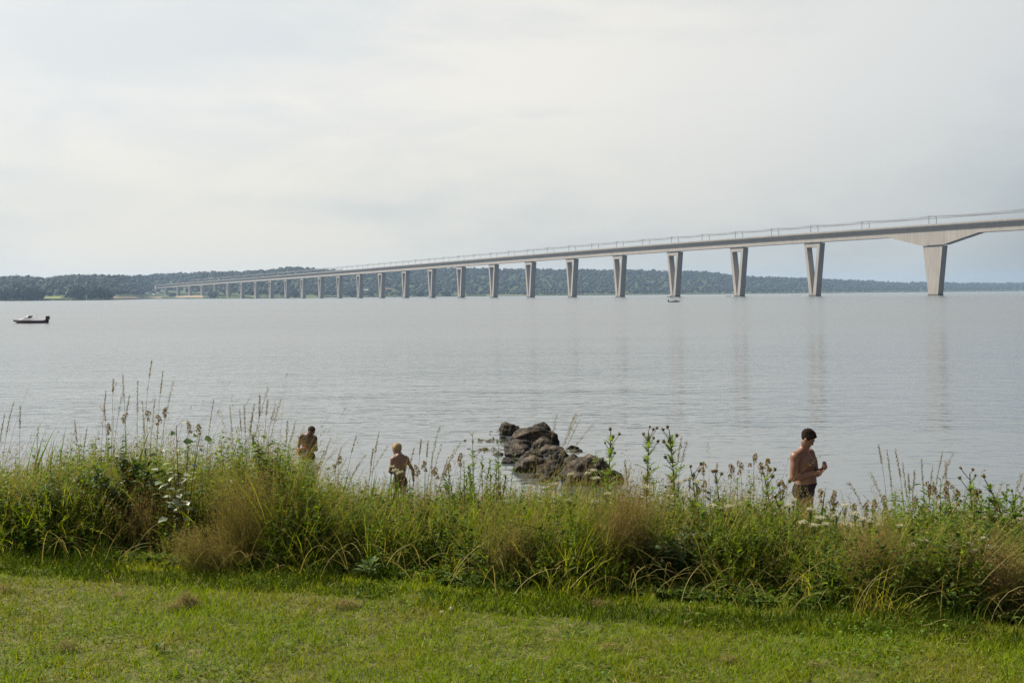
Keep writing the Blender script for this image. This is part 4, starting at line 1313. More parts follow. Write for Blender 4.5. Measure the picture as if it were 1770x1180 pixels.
# straw stems threaded through it
X, Y = strip(15000, .25, 2.7, power=1.1)
H = veg_h(X, Y)
h = H * rngv.uniform(.7, 1.12, len(X)) * np.where(rngv.uniform(0, 1, len(X)) < .16 + .06 * (px_of(X, Y) < 430), rngv.uniform(1.05, 1.45, len(X)) + .15 * (px_of(X, Y) < 430), 1)
xp = px_of(X, Y)
h = np.where(((xp > 495) & (xp < 560)) | ((xp > 1335) & (xp < 1425)), np.minimum(h, H * .95), h)
comb = smooth(1500, 1600, xp)
azv = np.where(rngv.uniform(0, 1, len(X)) < .6, rngv.normal(.2, .6, len(X)), rngv.uniform(0, 6.28, len(X)))
g, P4 = blades(np.stack([X, Y, ground_z(X, Y)], -1), h, azv, np.abs(rngv.normal(.1, .3, len(X))) + .45 * comb, rngv.uniform(0, .9, len(X)), .0026, 4, taper=4)
Xa, Ya = strip(800, -.02, 1.0); m_ = len(Xa)
ga, _ = blades(np.stack([Xa, Ya, ground_z(Xa, Ya) + .1 * rngv.uniform(0, 1, m_)], -1), rngv.uniform(.18, .5, m_), rngv.normal(-1.4, 1.1, m_), rngv.uniform(.2, .8, m_), rngv.uniform(.7, 2.0, m_), .0042, 6, taper=4)
g.merge(ga)
tag(g.build('dry_stems', leaf_mat('dry_stem', [(.20, .18, .05), (.28, .235, .085), (.33, .275, .12), (.15, .165, .035)], .3, .6)), kind='stuff')
# loose airy seed panicles on part of those stems
sel = np.where(rngv.uniform(0, 1, len(X)) < .42 * smooth(.2, .6, H))[0]
n_sp = 16
tip = P4[sel][:, -1]; dirn = unit(P4[sel][:, -1] - P4[sel][:, -2])
t = rngv.uniform(0, 1, (len(sel), n_sp)); Lh = rngv.uniform(.05, .11, len(sel))
pos_ = tip[:, None] - dirn[:, None] * (t * Lh[:, None])[..., None]
sp_ = unit(rngv.normal(size=(len(sel), n_sp, 3)))
pos_ = pos_ + sp_ * (t * rngv.uniform(.006, .02, len(sel))[:, None])[..., None]
d_ = unit(dirn[:, None] + sp_ * .6)
g = cards(pos_.reshape(-1, 3), d_.reshape(-1, 3), rdir(len(sel) * n_sp, rngv), rngv.uniform(.009, .017, len(sel) * n_sp), .0042)
tag(g.build('grass_bloom', leaf_mat('bloom_straw', [(.20, .165, .06), (.26, .21, .085), (.22, .15, .08), (.16, .15, .045)], .35, .6)), kind='stuff')

# --- broad-leaved weeds: small stems with leaves, thick on the left
def weed_mass(N, q0, q1, x0, x1, ln, nl, hk, mat, name, seed):
    rng = np.random.default_rng(seed)
    X, Y = strip(N, q0, q1, x0, x1, 1.1, rng)
    H = veg_h(X, Y) * hk * rng.uniform(.5, 1.05, N)
    base = np.stack([X, Y, ground_z(X, Y)], -1)
    a = rng.uniform(0, 6.28, N); le = rng.uniform(0, .35, N)
    top = base + np.stack([np.sin(le) * np.cos(a), np.sin(le) * np.sin(a), np.cos(le)], -1) * H[:, None]
    g, _ = blades(base, H * .97, a, le, 0, .003, 2, taper=5, rng=rng)
    t = rng.uniform(.3, 1, (N, nl)); p = base[:, None] + (top - base)[:, None] * t[..., None]
    az_ = rng.uniform(0, 6.28, (N, nl)); el = rng.uniform(-.2, .7, (N, nl))
    d = np.stack([np.cos(az_) * np.cos(el), np.sin(az_) * np.cos(el), np.sin(el)], -1)
    upv = np.array([0, 0, 1.0]) + rng.normal(0, .35, (N, nl, 3))
    sz_ = rng.uniform(ln[0], ln[1], (N, nl)) * (1.15 - .5 * t)
    g.merge(leaves(p.reshape(-1, 3), d.reshape(-1, 3), upv.reshape(-1, 3), sz_.ravel(), (sz_ * .5).ravel()))
    return tag(g.build(name, mat), kind='stuff')
weed_m = leaf_mat('weed_leaf', [(.04, .08, .007), (.065, .12, .009), (.09, .15, .014), (.13, .175, .02)], .48, .5, tint=(1.9, 1.8, .4))
weed_mass(2300, .2, 1.9, -4.6, -1.3, (.02, .05), 15, 1.0, weed_m, 'weed_foliage', 61)
weed_mass(2600, .25, 2.3, -1.5, 4.2, (.016, .045), 16, .9, weed_m, 'weed_foliage', 62)
yw = leaf_mat('vetch_leaf', [(.13, .18, .012), (.18, .21, .015), (.10, .15, .01)], .5, .5, tint=(1.7, 1.6, .35))
weed_mass(1500, .3, 2.2, -2.2, 3.8, (.012, .028), 14, .8, yw, 'vetch_foliage', 63)

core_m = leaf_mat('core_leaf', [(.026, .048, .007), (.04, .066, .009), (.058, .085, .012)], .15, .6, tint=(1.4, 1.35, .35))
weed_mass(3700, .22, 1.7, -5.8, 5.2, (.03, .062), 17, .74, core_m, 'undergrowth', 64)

# ------------------------------------------------------------------ plants one can point at
stem_m = leaf_mat('green_stem', [(.08, .10, .03), (.10, .12, .04)], .1, .6)
brownstem = plain('brown_stem', (.13, .075, .045), .7, .2, .2, 40)
strawstem = leaf_mat('straw_stem', [(.17, .15, .06), (.13, .13, .045)], .15, .6, spec=.1)
seed_m = leaf_mat('seed_straw', [(.20, .145, .06), (.25, .185, .085), (.16, .11, .05)], .3, .7, spec=.1)
seedbr = leaf_mat('seed_brown', [(.15, .10, .04), (.21, .15, .06), (.27, .20, .085)], .4, .7)

def curve(a, b, bend, n=9, sagdir=(0, 0, 1)):
    """gently arching line from a to b"""
    a, b = np.array(a, float), np.array(b, float)
    m = (a + b) / 2 + np.array(bend, float)
    t = np.linspace(0, 1, n)[:, None]
    return a * (1 - t) ** 2 + 2 * m * t * (1 - t) + b * t ** 2

def head_on(P, frac, n, ln, wd, flare, rng):
    """seed head flakes along the last part of a stem"""
    L = np.concatenate([[0], np.cumsum(np.linalg.norm(np.diff(P, axis=0), axis=1))])
    s = L[-1] * (1 - frac * rng.uniform(0, 1, n) ** .9)
    p = np.stack([np.interp(s, L, P[:, i]) for i in range(3)], -1)
    tdir = unit(np.stack([np.interp(np.minimum(s + .02, L[-1]), L, P[:, i]) - np.interp(s - .02, L, P[:, i]) for i in range(3)], -1))
    r = rdir(n, rng)
    return cards(p + r * flare * .4, unit(tdir + r * .45), rdir(n, rng), rng.uniform(.7, 1.2, n) * ln, wd)

STALKS = [
 ('tall straw grass stalk with long seed head rising above the left bramble', 'tall grass stalks above the left bramble', .95,
  [(262, 624, 18), (282, 640, 14), (300, 658, 32), (212, 647, -10), (196, 655, 4), (238, 659, 2), (224, 683, 20), (214, 668, 26), (246, 694, -6), (183, 676, 10), (268, 690, 12), (180, 700, -8)]),
 ('thin grass stalk with small seed head at the far left of the shore strip', 'thin grass stalks at the strip left end', .9,
  [(24, 694, 22), (35, 702, 2), (66, 738, 4), (8, 716, 14), (130, 728, -6), (150, 742, 10)]),
 ('tall grass stalk with feathery seed head above the leafy shrub', 'tall grass stalks above the leafy shrub', .9,
  [(464, 669, 40), (449, 684, 4), (463, 691, 10), (486, 689, 36), (422, 702, -4), (414, 707, -8), (370, 688, 18), (436, 715, 8), (511, 728, 26), (497, 728, 6), (397, 702, -12), (440, 698, 20), (476, 700, 26)]),
 ('bright straw grass stalk leaning before the water between the two waders', 'straw grass stalks between the waders', 1.3,
  [(572, 756, 30), (616, 753, 24), (655, 748, 16), (671, 771, 52), (632, 786, 44), (590, 772, 20), (600, 790, 34), (560, 780, 22), (645, 776, 10), (583, 798, 26), (622, 800, 34)]),
 ('fine straw grass stalk between the wading boy and the boulders', 'fine grass stalks beside the wading boy', 1.2,
  [(760, 738, 26), (728, 759, 8), (797, 765, 52), (764, 768, 30), (740, 760, 6), (716, 775, 20), (775, 790, 24), (748, 782, 4), (705, 790, 10), (786, 776, 40)]),
 ('arching pale grass stalk bending over the boulders', 'arching grass stalks over the boulders', 1.5,
  [(997, 712, 52), (963, 716, 26), (998, 721, 56), (1004, 724, 58), (1027, 732, 90)]),
 ('slender grass stalk beside the pair of tall thistles', 'slender grass stalks beside the tall thistles', 1.2,
  [(1178, 756, 18), (1187, 763, 26), (1090, 800, 14), (1080, 795, -8), (1240, 800, 8)]),
 ('tall arching grass stalk with narrow seed head at the right of the man', 'tall grass stalks right of the standing man', 1.0,
  [(1519, 771, -18), (1533, 777, -14), (1548, 778, -20), (1629, 782, 24), (1648, 781, 40), (1593, 795, -4), (1635, 797, 2), (1504, 816, -40), (1468, 834, -46), (1581, 813, 4), (1733, 833, 30), (1766, 819, 30), (1612, 806, 10), (1560, 800, -14), (1570, 820, -8)]),
]
rs = np.random.default_rng(77)
for lab, grp, q0, lst in STALKS:
    for x, y, dx in lst:
        q = q0 + rs.uniform(-.2, .35)
        X, Y = on_edge(x - dx, q)
        top = pt(x, y, Y); zb = float(ground_z(X, Y))
        base = np.array([X, Y, zb])
        hgt_ = top[2] - zb
        P = curve(base, top, ((top[0] - X) * -.42, rs.uniform(-.03, .03), hgt_ * .05), 11) - base
        r = thing('grass_stalk', lab, 'grass stalk', base, 0, grp)
        tube(P, np.linspace(.0018, .0009, len(P)), 4, False).build('stem', strawstem, r)
        ln_ = rs.uniform(.10, .26)
        fr = min(ln_ / hgt_, .4)
        loose = abs(dx) > 24
        head_on(P, fr, 120 if not loose else 90, rs.uniform(.010, .016), .0038, rs.uniform(.006, .011) if not loose else .018, rs).build('seed_head', seed_m, r)
        if rs.uniform() < .8:
            k = rs.uniform(.25, .55); pb = P[int(k * 10)]
            blades(np.array([pb]), rs.uniform(.12, .22), rs.uniform(0, 6.28), .5, 1.2, .006, 5)[0].build('leaf', mead_m, r)

# cocksfoot: stiff stalks with dark clotted seed clumps
CF = [('dark-headed cocksfoot grass standing over the left bramble', 'cocksfoot over the left bramble', [(285, 708, 6), (274, 720, 4), (255, 713, 2), (217, 717, 0), (188, 736, 14), (325, 733, 2), (344, 737, 14)]),
      ('brown-headed cocksfoot grass between the tall thistles and the standing man', 'cocksfoot left of the standing man', [(1216, 803, 0), (1265, 806, 6), (1279, 801, -8), (1303, 788, 0), (1327, 797, 4), (1314, 804, -10), (1220, 834, 2), (1352, 834, 0), (1378, 842, 2)]),
      ('brown-headed cocksfoot grass just right of the standing man', 'cocksfoot right of the standing man', [(1419, 850, 0), (1442, 852, 6), (1436, 865, 2), (1475, 874, 10), (1513, 868, 4), (1529, 862, 8), (1497, 872, 4)]),
      ('brown-headed cocksfoot grass amid the tall stalks near the right frame edge', 'cocksfoot near the right end of the strip', [(1617, 843, -4), (1634, 846, 2), (1580, 862, 0), (1605, 838, -6), (1655, 850, 6), (1640, 835, 2), (1690, 850, 4), (1720, 866, 4)]),
      ('brown-headed cocksfoot grass between the wading boy and the boulders', 'cocksfoot beside the wading boy', [(797, 788, 2), (585, 792, 0), (720, 808, 2), (735, 800, 2), (775, 806, -4), (752, 812, 0)])]
for lab, grp, lst in CF:
    for x, y, dx in lst:
        q = 1.0 + rs.uniform(-.2, .4)
        X, Y = on_edge(x - dx, q); top = pt(x, y, Y); base = np.array([X, Y, float(ground_z(X, Y))])
        P = curve(base, top, ((top[0] - X) * -.4, 0, .02), 9) - base
        r = thing('cocksfoot_grass', lab, 'grass', base, 0, grp)
        tube(P, np.linspace(.0022, .0012, 9), 4, False).build('stem', strawstem, r)
        g = Geo()
        for k, (f_, s_) in enumerate(((0, .011), (.015, .014), (.034, .012), (.06, .008))):
            L_ = np.linalg.norm(P[-1]); c = P[-1] * (1 - f_ / max(L_, .2)) + rs.normal(0, .006 + f_ * .1, 3) * [1, 1, .3]
            n_ = 40; rr = rdir(n_, rs)
            g.merge(cards(c + rr * s_ * [.5, .5, 1.0], unit(rr + [0, 0, .8]), rdir(n_, rs), .014, .007))
        g.build('seed_head', seedbr, r)

# thistles
th_leaf = leaf_mat('thistle_leaf', [(.065, .115, .02), (.09, .15, .026), (.125, .175, .035)], .45, .5, tint=(1.7, 1.7, .45))
bud_m = leaf_mat('thistle_bud', [(.11, .085, .035), (.15, .115, .05), (.09, .12, .03)], .3, .7)
def thistle_parts(h, rng, full=1.0):
    P = curve((rng.normal(0, .06), rng.normal(0, .03), 0), (0, 0, h), (rng.normal(0, .03), rng.normal(0, .02), 0), 12)
    st_ = tube(P, np.linspace(.0065, .003, 12), 6)
    fol = Geo(); heads = []
    n = int(24 * full)
    for i in range(n):
        t = .08 + .88 * i / n
        p = np.array([np.interp(t, np.linspace(0, 1, 12), P[:, k]) for k in range(3)])
        a = i * 2.4 + rng.normal(0, .3); ln = (.185 - .10 * t) * rng.uniform(.75, 1.2) * (h / .75) ** .5
        el = .45 + .5 * t
        d = np.array([math.cos(a) * math.cos(el), math.sin(a) * math.cos(el), math.sin(el)])
        s = unit(np.cross(d, [0, 0, 1])); nrm = np.cross(s, d)
        K = 6
        mid = [p + d * ln * k / K - np.array([0, 0, 1]) * ln * .35 * (k / K) ** 2 for k in range(K + 1)]
        for k in range(K):
            wv = ln * .13 * (1 - k / K * .7)
            a0, a1 = mid[k], mid[k + 1]
            fol.add([a0 - s * wv, a0 + s * wv, a1 + s * wv * .8, a1 - s * wv * .8], [[0, 1, 2, 3]])
            for sg in (1, -1):                                   # spiny lobes
                lob = a0 + s * sg * ln * .36 * (1 - (k / K) ** 2 * .8) + d * ln * .09 + nrm * ln * rng.uniform(-.03, .10)
                fol.add([a0 + s * sg * wv, a0 * .45 + a1 * .55 + s * sg * wv * .85, lob], [[0, 1, 2]])
        fol.add([mid[-1] - s * .004, mid[-1] + s * .004, mid[-1] + d * ln * .1], [[0, 1, 2]])
    br = Geo()
    nb_ = int(round(6 * full)) + 1
    for j in range(nb_):
        t = 1.0 if j == 0 else rng.uniform(.62, .95)
        p = np.array([np.interp(t, np.linspace(0, 1, 12), P[:, k]) for k in range(3)])
        a = rng.uniform(0, 6.28); l_ = 0.03 if j == 0 else rng.uniform(.05, .12)
        e = p + np.array([math.cos(a) * l_ * .6, math.sin(a) * l_ * .6, l_ * .8])
        br.merge(tube(curve(p, e, (0, 0, -.01), 4), .0022, 4))
        g = Geo(); V, T = ico(1)
        rr = rng.uniform(.007, .011)
        g.add(V * [rr, rr, rr * 1.25] + e, T)
        dd = rdir(26, rng); g.merge(cards(e + dd * rr * .8, dd + [0, 0, .5], rdir(26, rng), rr * 1.0, .004))
        heads.append(g)
    return st_.merge(br), fol, heads

THI = [(1057, 742, 1.15, 'tall thistle rising beside the largest grey boulder', 1.0), (1122, 739, 1.15, 'left one of two tall thistles standing against open water', 1.1), (1158, 738, 1.15, 'right one of two tall thistles standing against open water', 1.1),
       (1320, 810, 1.0, 'thistle with a bristly top a little left of the standing man', .8), (1349, 838, .95, 'short dark thistle directly in front of the standing man', .8),
       (1195, 806, 1.1, 'small thistle just right of the two tall thistles', .5), (1237, 814, 1.1, 'slim thistle among cocksfoot, right of the two tall ones', .5),
       (1677, 812, 1.0, 'narrow green thistle topping the growth near the right frame edge', .6), (1703, 823, 1.0, 'dark-budded thistle second from the right frame edge', .7), (1751, 848, 1.0, 'dark thistle at the right end of the strip', .7),
       (1640, 850, .9, 'leafy thistle hidden among tall grass stalks at right', .6)]
for i, (x, y, q, lab, full) in enumerate(THI):
    rng = np.random.default_rng(100 + i)
    X, Y = on_edge(x, q); zb = float(ground_z(X, Y)); h = pt(x, y, Y)[2] - zb
    r = thing('thistle', lab, 'thistle', (X, Y, zb), 0, 'thistles in the shore strip')
    a_, b_, hs = thistle_parts(h - .02, rng, full)
    a_.build('stem', brownstem, r); b_.build('foliage', th_leaf, r)
    for g in hs: g.build('flower_head', bud_m, r)

# upright leafy weeds (willow-herb like)
lw_leaf = leaf_mat('herb_leaf', [(.05, .095, .012), (.08, .14, .016), (.11, .17, .022)], .48, .45, tint=(1.8, 1.75, .4))
LW = [(818, 748, 'tall narrow leafy weed left of the boulders'), (862, 762, 'tall leafy weed just in front of the rock heap left end'), (834, 786, 'short bushy leafy weed between the two tall ones left of the boulders'),
      (803, 796, 'leafy weed at the left foot of the tall narrow one'), (848, 792, 'leafy weed filling the gap below the rock heap left end'), (1031, 778, 'slender leafy weed before the largest grey boulder'),
      (690, 838, 'bushy green weed directly below the wading boy'), (500, 768, 'leafy weed at the right flank of the leafy shrub'), (1275, 830, 'leafy weed among cocksfoot heads'), (1378, 866, 'dense leafy weed hiding the standing man below the trunks'), (1400, 872, 'low leafy weed at the right knee of the standing man')]
for i, (x, y, lab) in enumerate(LW):
    rng = np.random.default_rng(140 + i)
    X, Y = on_edge(x, 1.05); zb = float(ground_z(X, Y)); h = pt(x, y, Y)[2] - zb
    r = thing('leafy_weed', lab, 'weed', (X, Y, zb), 0, 'upright leafy weeds in the shore strip')
    sg_, fg_ = Geo(), Geo()
    for s_ in range(5 if i not in (6, 9, 10) else 10):
        hh = h * (1 if s_ == 0 else rng.uniform(.55, .92)); a = rng.uniform(0, 6.28); dx_ = 0 if s_ == 0 else rng.uniform(.05, .16)
        P = curve((math.cos(a) * dx_ * .3, math.sin(a) * dx_ * .3, 0), (math.cos(a) * dx_, math.sin(a) * dx_, hh), (0, 0, 0), 8)
        sg_.merge(tube(P, np.linspace(.003, .0014, 8), 4))
        n = 34; t = rng.uniform(.2, 1, n); p = np.stack([np.interp(t, np.linspace(0, 1, 8), P[:, k]) for k in range(3)], -1)
        az_ = np.arange(n) * 2.4; el = rng.uniform(.3, 1.0, n)
        d = np.stack([np.cos(az_) * np.cos(el), np.sin(az_) * np.cos(el), np.sin(el)], -1)
        fg_.merge(leaves(p, d, np.tile([0, 0, 1.0], (n, 1)), rng.uniform(.04, .075, n) * (1.1 - .5 * t), rng.uniform(.009, .015, n)))
    sg_.build('stem', stem_m, r); fg_.build('foliage', lw_leaf, r)

LW2 = [('upright leafy weed rising from the left part of the strip', 'leafy weeds at the left', [(20, 790), (60, 776), (140, 772), (160, 758), (186, 768), (214, 752), (238, 766), (262, 756), (395, 768), (418, 756), (480, 772), (540, 826), (566, 836)]),
       ('leafy weed standing among straw stalks near the wading boy', 'leafy weeds near the boy', [(610, 832), (655, 842), (715, 828), (745, 838), (780, 826)]),
       ('leafy weed topping the growth between the boulders and the standing man', 'leafy weeds before the open water', [(905, 828), (945, 838), (985, 842), (1080, 828), (1140, 826), (1205, 832), (1225, 838), (1300, 826), (1335, 838)]),
       ('leafy weed in the tall growth right of the standing man', 'leafy weeds near the right end', [(1440, 872), (1500, 874), (1545, 850), (1570, 838), (1598, 846), (1622, 828), (1660, 842), (1688, 836), (1715, 846), (1742, 838), (1765, 852)])]
def leafy(x, y, seed, lab, grp, q):
    rng = np.random.default_rng(seed)
    X, Y = on_edge(x, q); zb = float(ground_z(X, Y)); h = pt(x, y, Y)[2] - zb
    r = thing('leafy_weed', lab, 'weed', (X, Y, zb), 0, grp)
    sg_, fg_ = Geo(), Geo(); wide = rng.uniform(.010, .026); lnk = rng.uniform(.035, .075)
    for s_ in range(rng.integers(3, 7)):
        hh = h * (1 if s_ == 0 else rng.uniform(.5, .95)); a = rng.uniform(0, 6.28); dx_ = rng.uniform(.0, .05) if s_ == 0 else rng.uniform(.05, .18)
        P = curve((math.cos(a) * dx_ * .3, math.sin(a) * dx_ * .3, 0), (math.cos(a) * dx_, math.sin(a) * dx_, hh), (0, 0, hh * .08), 8)
        sg_.merge(tube(P, np.linspace(.003, .0013, 8), 4, False))
        n = int(rng.integers(20, 36)); t = rng.uniform(.15, 1, n); p = np.stack([np.interp(t, np.linspace(0, 1, 8), P[:, k]) for k in range(3)], -1)
        az_ = np.arange(n) * 2.4; el = rng.uniform(-.2, .9, n)
        d = np.stack([np.cos(az_) * np.cos(el), np.sin(az_) * np.cos(el), np.sin(el)], -1)
        fg_.merge(leaves(p, d, np.array([0, 0, 1.0]) + rng.normal(0, .3, (n, 3)), rng.uniform(.7, 1.3, n) * lnk * (1.2 - .6 * t), rng.uniform(.7, 1.3, n) * wide))
    sg_.build('stem', stem_m, r); fg_.build('foliage', lw_leaf, r)
k = 0
for lab, grp, lst in LW2:
    for x, y in lst:
        leafy(x, y, 900 + k, lab, grp, .75 + .5 * ((k * 37) % 10) / 10); k += 1

# yarrow
umb_m = leaf_mat('yarrow_white', [(.44, .43, .30), (.52, .50, .37), (.38, .38, .22)], .3, .7, tint=(1, 1, .9))
YAR = [('white flat-topped yarrow beside the two tall thistles', 'yarrow around the tall thistles', [(1118, 841), (1172, 831), (1192, 826), (1205, 831), (1181, 855), (1231, 873), (1240, 875), (1260, 874)]),
       ('white flat-topped yarrow at the feet of the standing man', 'yarrow at the standing man', [(1371, 864), (1388, 901), (1407, 906), (1401, 879), (1428, 904), (1417, 893), (1364, 872)]),
       ('white flat-topped yarrow before the pebble beach', 'yarrow before the pebble beach', [(1460, 873), (1466, 905), (1492, 896), (1478, 886), (1504, 900), (1555, 908), (1445, 890), (1520, 905)]),
       ('white yarrow low in the combed grass near the right frame edge', 'yarrow in the combed grass', [(1576, 942), (1594, 931), (1641, 945), (1675, 939), (1715, 944), (1700, 930), (1682, 950)]),
       ('pale yarrow in front of the largest grey boulder', 'yarrow before the boulders', [(1016, 817), (1026, 812), (987, 819), (1030, 825), (984, 863), (1028, 866), (960, 835), (1050, 852)]),
       ('yellowish umbel in front of the wading boy', 'umbels before the boy', [(676, 806), (690, 816), (683, 812)]),
       ('pale umbel in the leafy growth at left', 'umbels in the left growth', [(251, 774), (437, 750), (484, 785), (500, 800)])]
for lab, grp, lst in YAR:
    for x, y in lst:
        q = float(np.clip(.15 + (945 - y) / 100 * .55, .05, .95))
        X, Y = on_edge(x, q, y); zb = float(ground_z(X, Y)); h = max(pt(x, y, Y)[2] - zb, .15)
        r = thing('yarrow', lab, 'yarrow', (X, Y, zb), rs.uniform(0, 6), grp)
        sg_, hg = Geo(), Geo(); sg_.merge(tube(curve((0, 0, 0), (0, 0, h * .85), (.02, 0, 0), 5), .002, 4))
        R0 = rs.uniform(.014, .030)
        for k in range(13):
            a = k * 2.4; rr = R0 * math.sqrt(k / 13)
            e = np.array([rr * math.cos(a), rr * math.sin(a), h - rr * rr * 6 + rs.normal(0, .003)])
            sg_.merge(tube([[0, 0, h * .85], e * [.6, .6, 1] - [0, 0, .02], e], .0009, 3, False))
            n_ = 16; dd = rdir(n_, rs) * [1, 1, .4]
            hg.merge(cards(e + dd * .007, dd, rdir(n_, rs) * [1, 1, .3], .007, .006))
        n = 16; t = rs.uniform(.1, .8, n)
        az_ = rs.uniform(0, 6.28, n)
        fo = cards(np.stack([0 * t, 0 * t, t * h], -1), np.stack([np.cos(az_), np.sin(az_), .5 + 0 * t], -1), rdir(n, rs), .05, .009)
        sg_.build('stem', stem_m, r); hg.build('flower_head', umb_m, r); fo.build('foliage', th_leaf, r)

# reeds: stiff broad blades
reed_m = leaf_mat('reed_green', [(.06, .11, .016), (.08, .14, .02)], .5, .4, tint=(1.3, 1.3, .35))
for i, (x, y, n, lab) in enumerate([(47, 736, 5, 'clump of stiff green reed blades near the left frame edge'), (93, 735, 5, 'stiff green reed blades second from the left frame edge'), (70, 752, 4, 'short reed blades between the two left reed clumps'),
                                (215, 735, 2, 'single tall reed blade in front of the left bramble'), (385, 728, 4, 'stiff reed blades standing behind the fuzzy tan grass'), (572, 806, 4, 'bright reed blades below the waist-deep man'),
                                (670, 787, 4, 'tilted dark green reed blades left of the wading boy'), (635, 806, 4, 'bright reed blades between the two waders'), (1418, 845, 3, 'thin reed blades right of the standing man')]):
    rng = np.random.default_rng(200 + i)
    X, Y = on_edge(x, 1.05); zb = float(ground_z(X, Y)); h = pt(x, y, Y)[2] - zb
    r = thing('reed', lab, 'reed', (X, Y, zb), 0, 'reed clumps in the shore strip')
    a = rng.normal(.3, .6, n)
    blades(rng.normal(0, .02, (n, 3)) * [1, 1, 0], h * rng.uniform(.8, 1.06, n), a, rng.uniform(.05, .25, n), rng.uniform(.05, .4, n), rng.uniform(.013, .02, n), 6, twist=rng.normal(.3, .5, n), taper=2.2)[0].build('foliage', reed_m, r)
    tube([[0, 0, 0], [.005, 0, h * .5]], .003, 4).build('stem', stem_m, r)

# airy tan bent-grass clumps
ag_m = [leaf_mat('bent_tan', [(.19, .155, .055), (.26, .21, .085), (.15, .115, .05)], .4, .7), leaf_mat('bent_red', [(.21, .135, .07), (.28, .195, .10), (.15, .10, .05)], .4, .7)]
agb = leaf_mat('bent_blade', [(.10, .11, .03), (.16, .14, .05), (.20, .16, .07)], .4, .6)
# (px, q, height, spread, stems, material, lean x, label)
AG = [(435, .34, .60, .25, 700, 0, -.10, 'big airy tan bent-grass clump drooping over the lawn edge'), (365, .12, .28, .26, 420, 0, -.35, 'low tan bent-grass clump sprawling left of the big one'),
      (510, .45, .42, .2, 260, 0, .1, 'tan bent-grass clump right of the big drooping one'), (255, .55, .42, .28, 420, 1, .1, 'reddish dry grass clump under the left bramble'),
      (1070, .5, .58, .17, 620, 1, .12, 'upright reddish bent-grass clump right of the boulders'), (880, .30, .40, .18, 300, 0, .15, 'tan bent-grass clump below the rock heap'),
      (1505, .4, .40, .18, 480, 1, .15, 'upright reddish fuzzy grass clump before the pebble beach'), 
      (1640, .55, .40, .34, 420, 0, .45, 'straw bent grass combed over to one side near the right'), (1740, .4, .36, .18, 320, 1, -.2, 'reddish brown tussock in the right corner of the strip'),
      (30, .5, .40, .24, 280, 0, -.2, 'tan bent-grass clump at the left frame edge'),]
for i, (x, q, h, sp, n, mi, lx, lab) in enumerate(AG):
    rng = np.random.default_rng(300 + i)
    X, Y = on_edge(x, q - .32, 950); zb = float(ground_z(X, Y))
    r = thing('bent_grass', lab, 'grass clump', (X, Y, zb), 0, 'bent-grass clumps in the shore strip')
    b0 = rng.normal(0, sp * .42, (n, 3)) * [1, .6, 0]
    b0[:, 2] = ground_z(X + b0[:, 0], Y + b0[:, 1]) - zb
    a = rng.uniform(0, 6.28, n); L = h * rng.uniform(.5, 1.25, n)
    rr_ = .42 * rng.uniform(0, 1, n) ** .7; dv = np.stack([np.cos(a) * rr_ + lx, np.sin(a) * rr_ - .12], -1); a = np.arctan2(dv[:, 1], dv[:, 0]); ln_ = np.linalg.norm(dv, axis=1)
    g, P = blades(b0, L, a, ln_ * .5, ln_ * rng.uniform(.5, 1.6, n), .0015, 5, taper=5, rng=rng)
    nb_ = n // 2
    g2, _ = blades(b0[:nb_] * 1.1, L[:nb_] * .62, rng.uniform(0, 6.28, nb_), rng.uniform(.1, .5, nb_), rng.uniform(.3, 1.3, nb_), .003, 4, rng=rng)
    g.merge(g2).build('foliage', agb, r)
    m_ = 14
    tip, mid = P[:, -1], P[:, -3]
    t = rng.uniform(0, 1, (n, m_)); c = tip[:, None] * (1 - t[..., None]) + mid[:, None] * t[..., None]
    rr = rdir(n * m_, rng).reshape(n, m_, 3)
    c = c + rr * (.004 + .028 * t * (1 - t) * 2)[..., None] * (h / .45)
    cards(c.reshape(-1, 3), unit(rr + [0, 0, .4]).reshape(-1, 3), rdir(n * m_, rng), rng.uniform(.007, .015, n * m_), .004).build('panicle', ag_m[mi], r)

# shrubs
def shrub(name, label, x, q, ytop, half, n_st, n_lf, ln, mat, seed, group=None, aspect=.6, ybase=None, stem=brownstem, cat='shrub'):
    rng = np.random.default_rng(seed)
    X, Y = on_edge(x, q, 900); zb = float(ground_z(X, Y)); h = pt(x, ytop, Y)[2] - zb
    r = thing(name, label, cat, (X, Y, zb), 0, group)
    sg_, fg_ = Geo(), Geo()
    for i in range(n_st):
        a = rng.uniform(0, 6.28); sp = half * rng.uniform(.15, 1.0); hh = h * rng.uniform(.55, 1.0) * (1 - .25 * (sp / half) ** 2)
        e = np.array([math.cos(a) * sp, math.sin(a) * sp * aspect, hh])
        P = curve(e * [.12, .12, 0], e, (0, 0, hh * .12), 7)
        sg_.merge(tube(P, np.linspace(.0035, .0014, 7), 4, False))
        n = n_lf; t = rng.uniform(.22, 1, n) ** .8; p = np.stack([np.interp(t, np.linspace(0, 1, 7), P[:, k]) for k in range(3)], -1) + rng.normal(0, .018, (n, 3))
        az_ = rng.uniform(0, 6.28, n); el = rng.uniform(-.4, .6, n)
        d = np.stack([np.cos(az_) * np.cos(el), np.sin(az_) * np.cos(el), np.sin(el)], -1)
        s = rng.uniform(ln[0], ln[1], n)
        fg_.merge(leaves(p, d, np.array([0, 0, 1.0]) + rng.normal(0, .4, (n, 3)), s, s * rng.uniform(.5, .68, n)))
    sg_.build('stem', stem, r); fg_.build('foliage', mat, r)
    return r
bram = leaf_mat('bramble_leaf', [(.022, .05, .010), (.035, .07, .014), (.055, .09, .018), (.085, .12, .025)], .35, .5, tint=(1.4, 1.35, .35), spec=.22)
shr = leaf_mat('shrub_leaf', [(.05, .085, .014), (.075, .12, .018), (.11, .145, .025)], .42, .4, tint=(1.35, 1.3, .35), spec=.22)
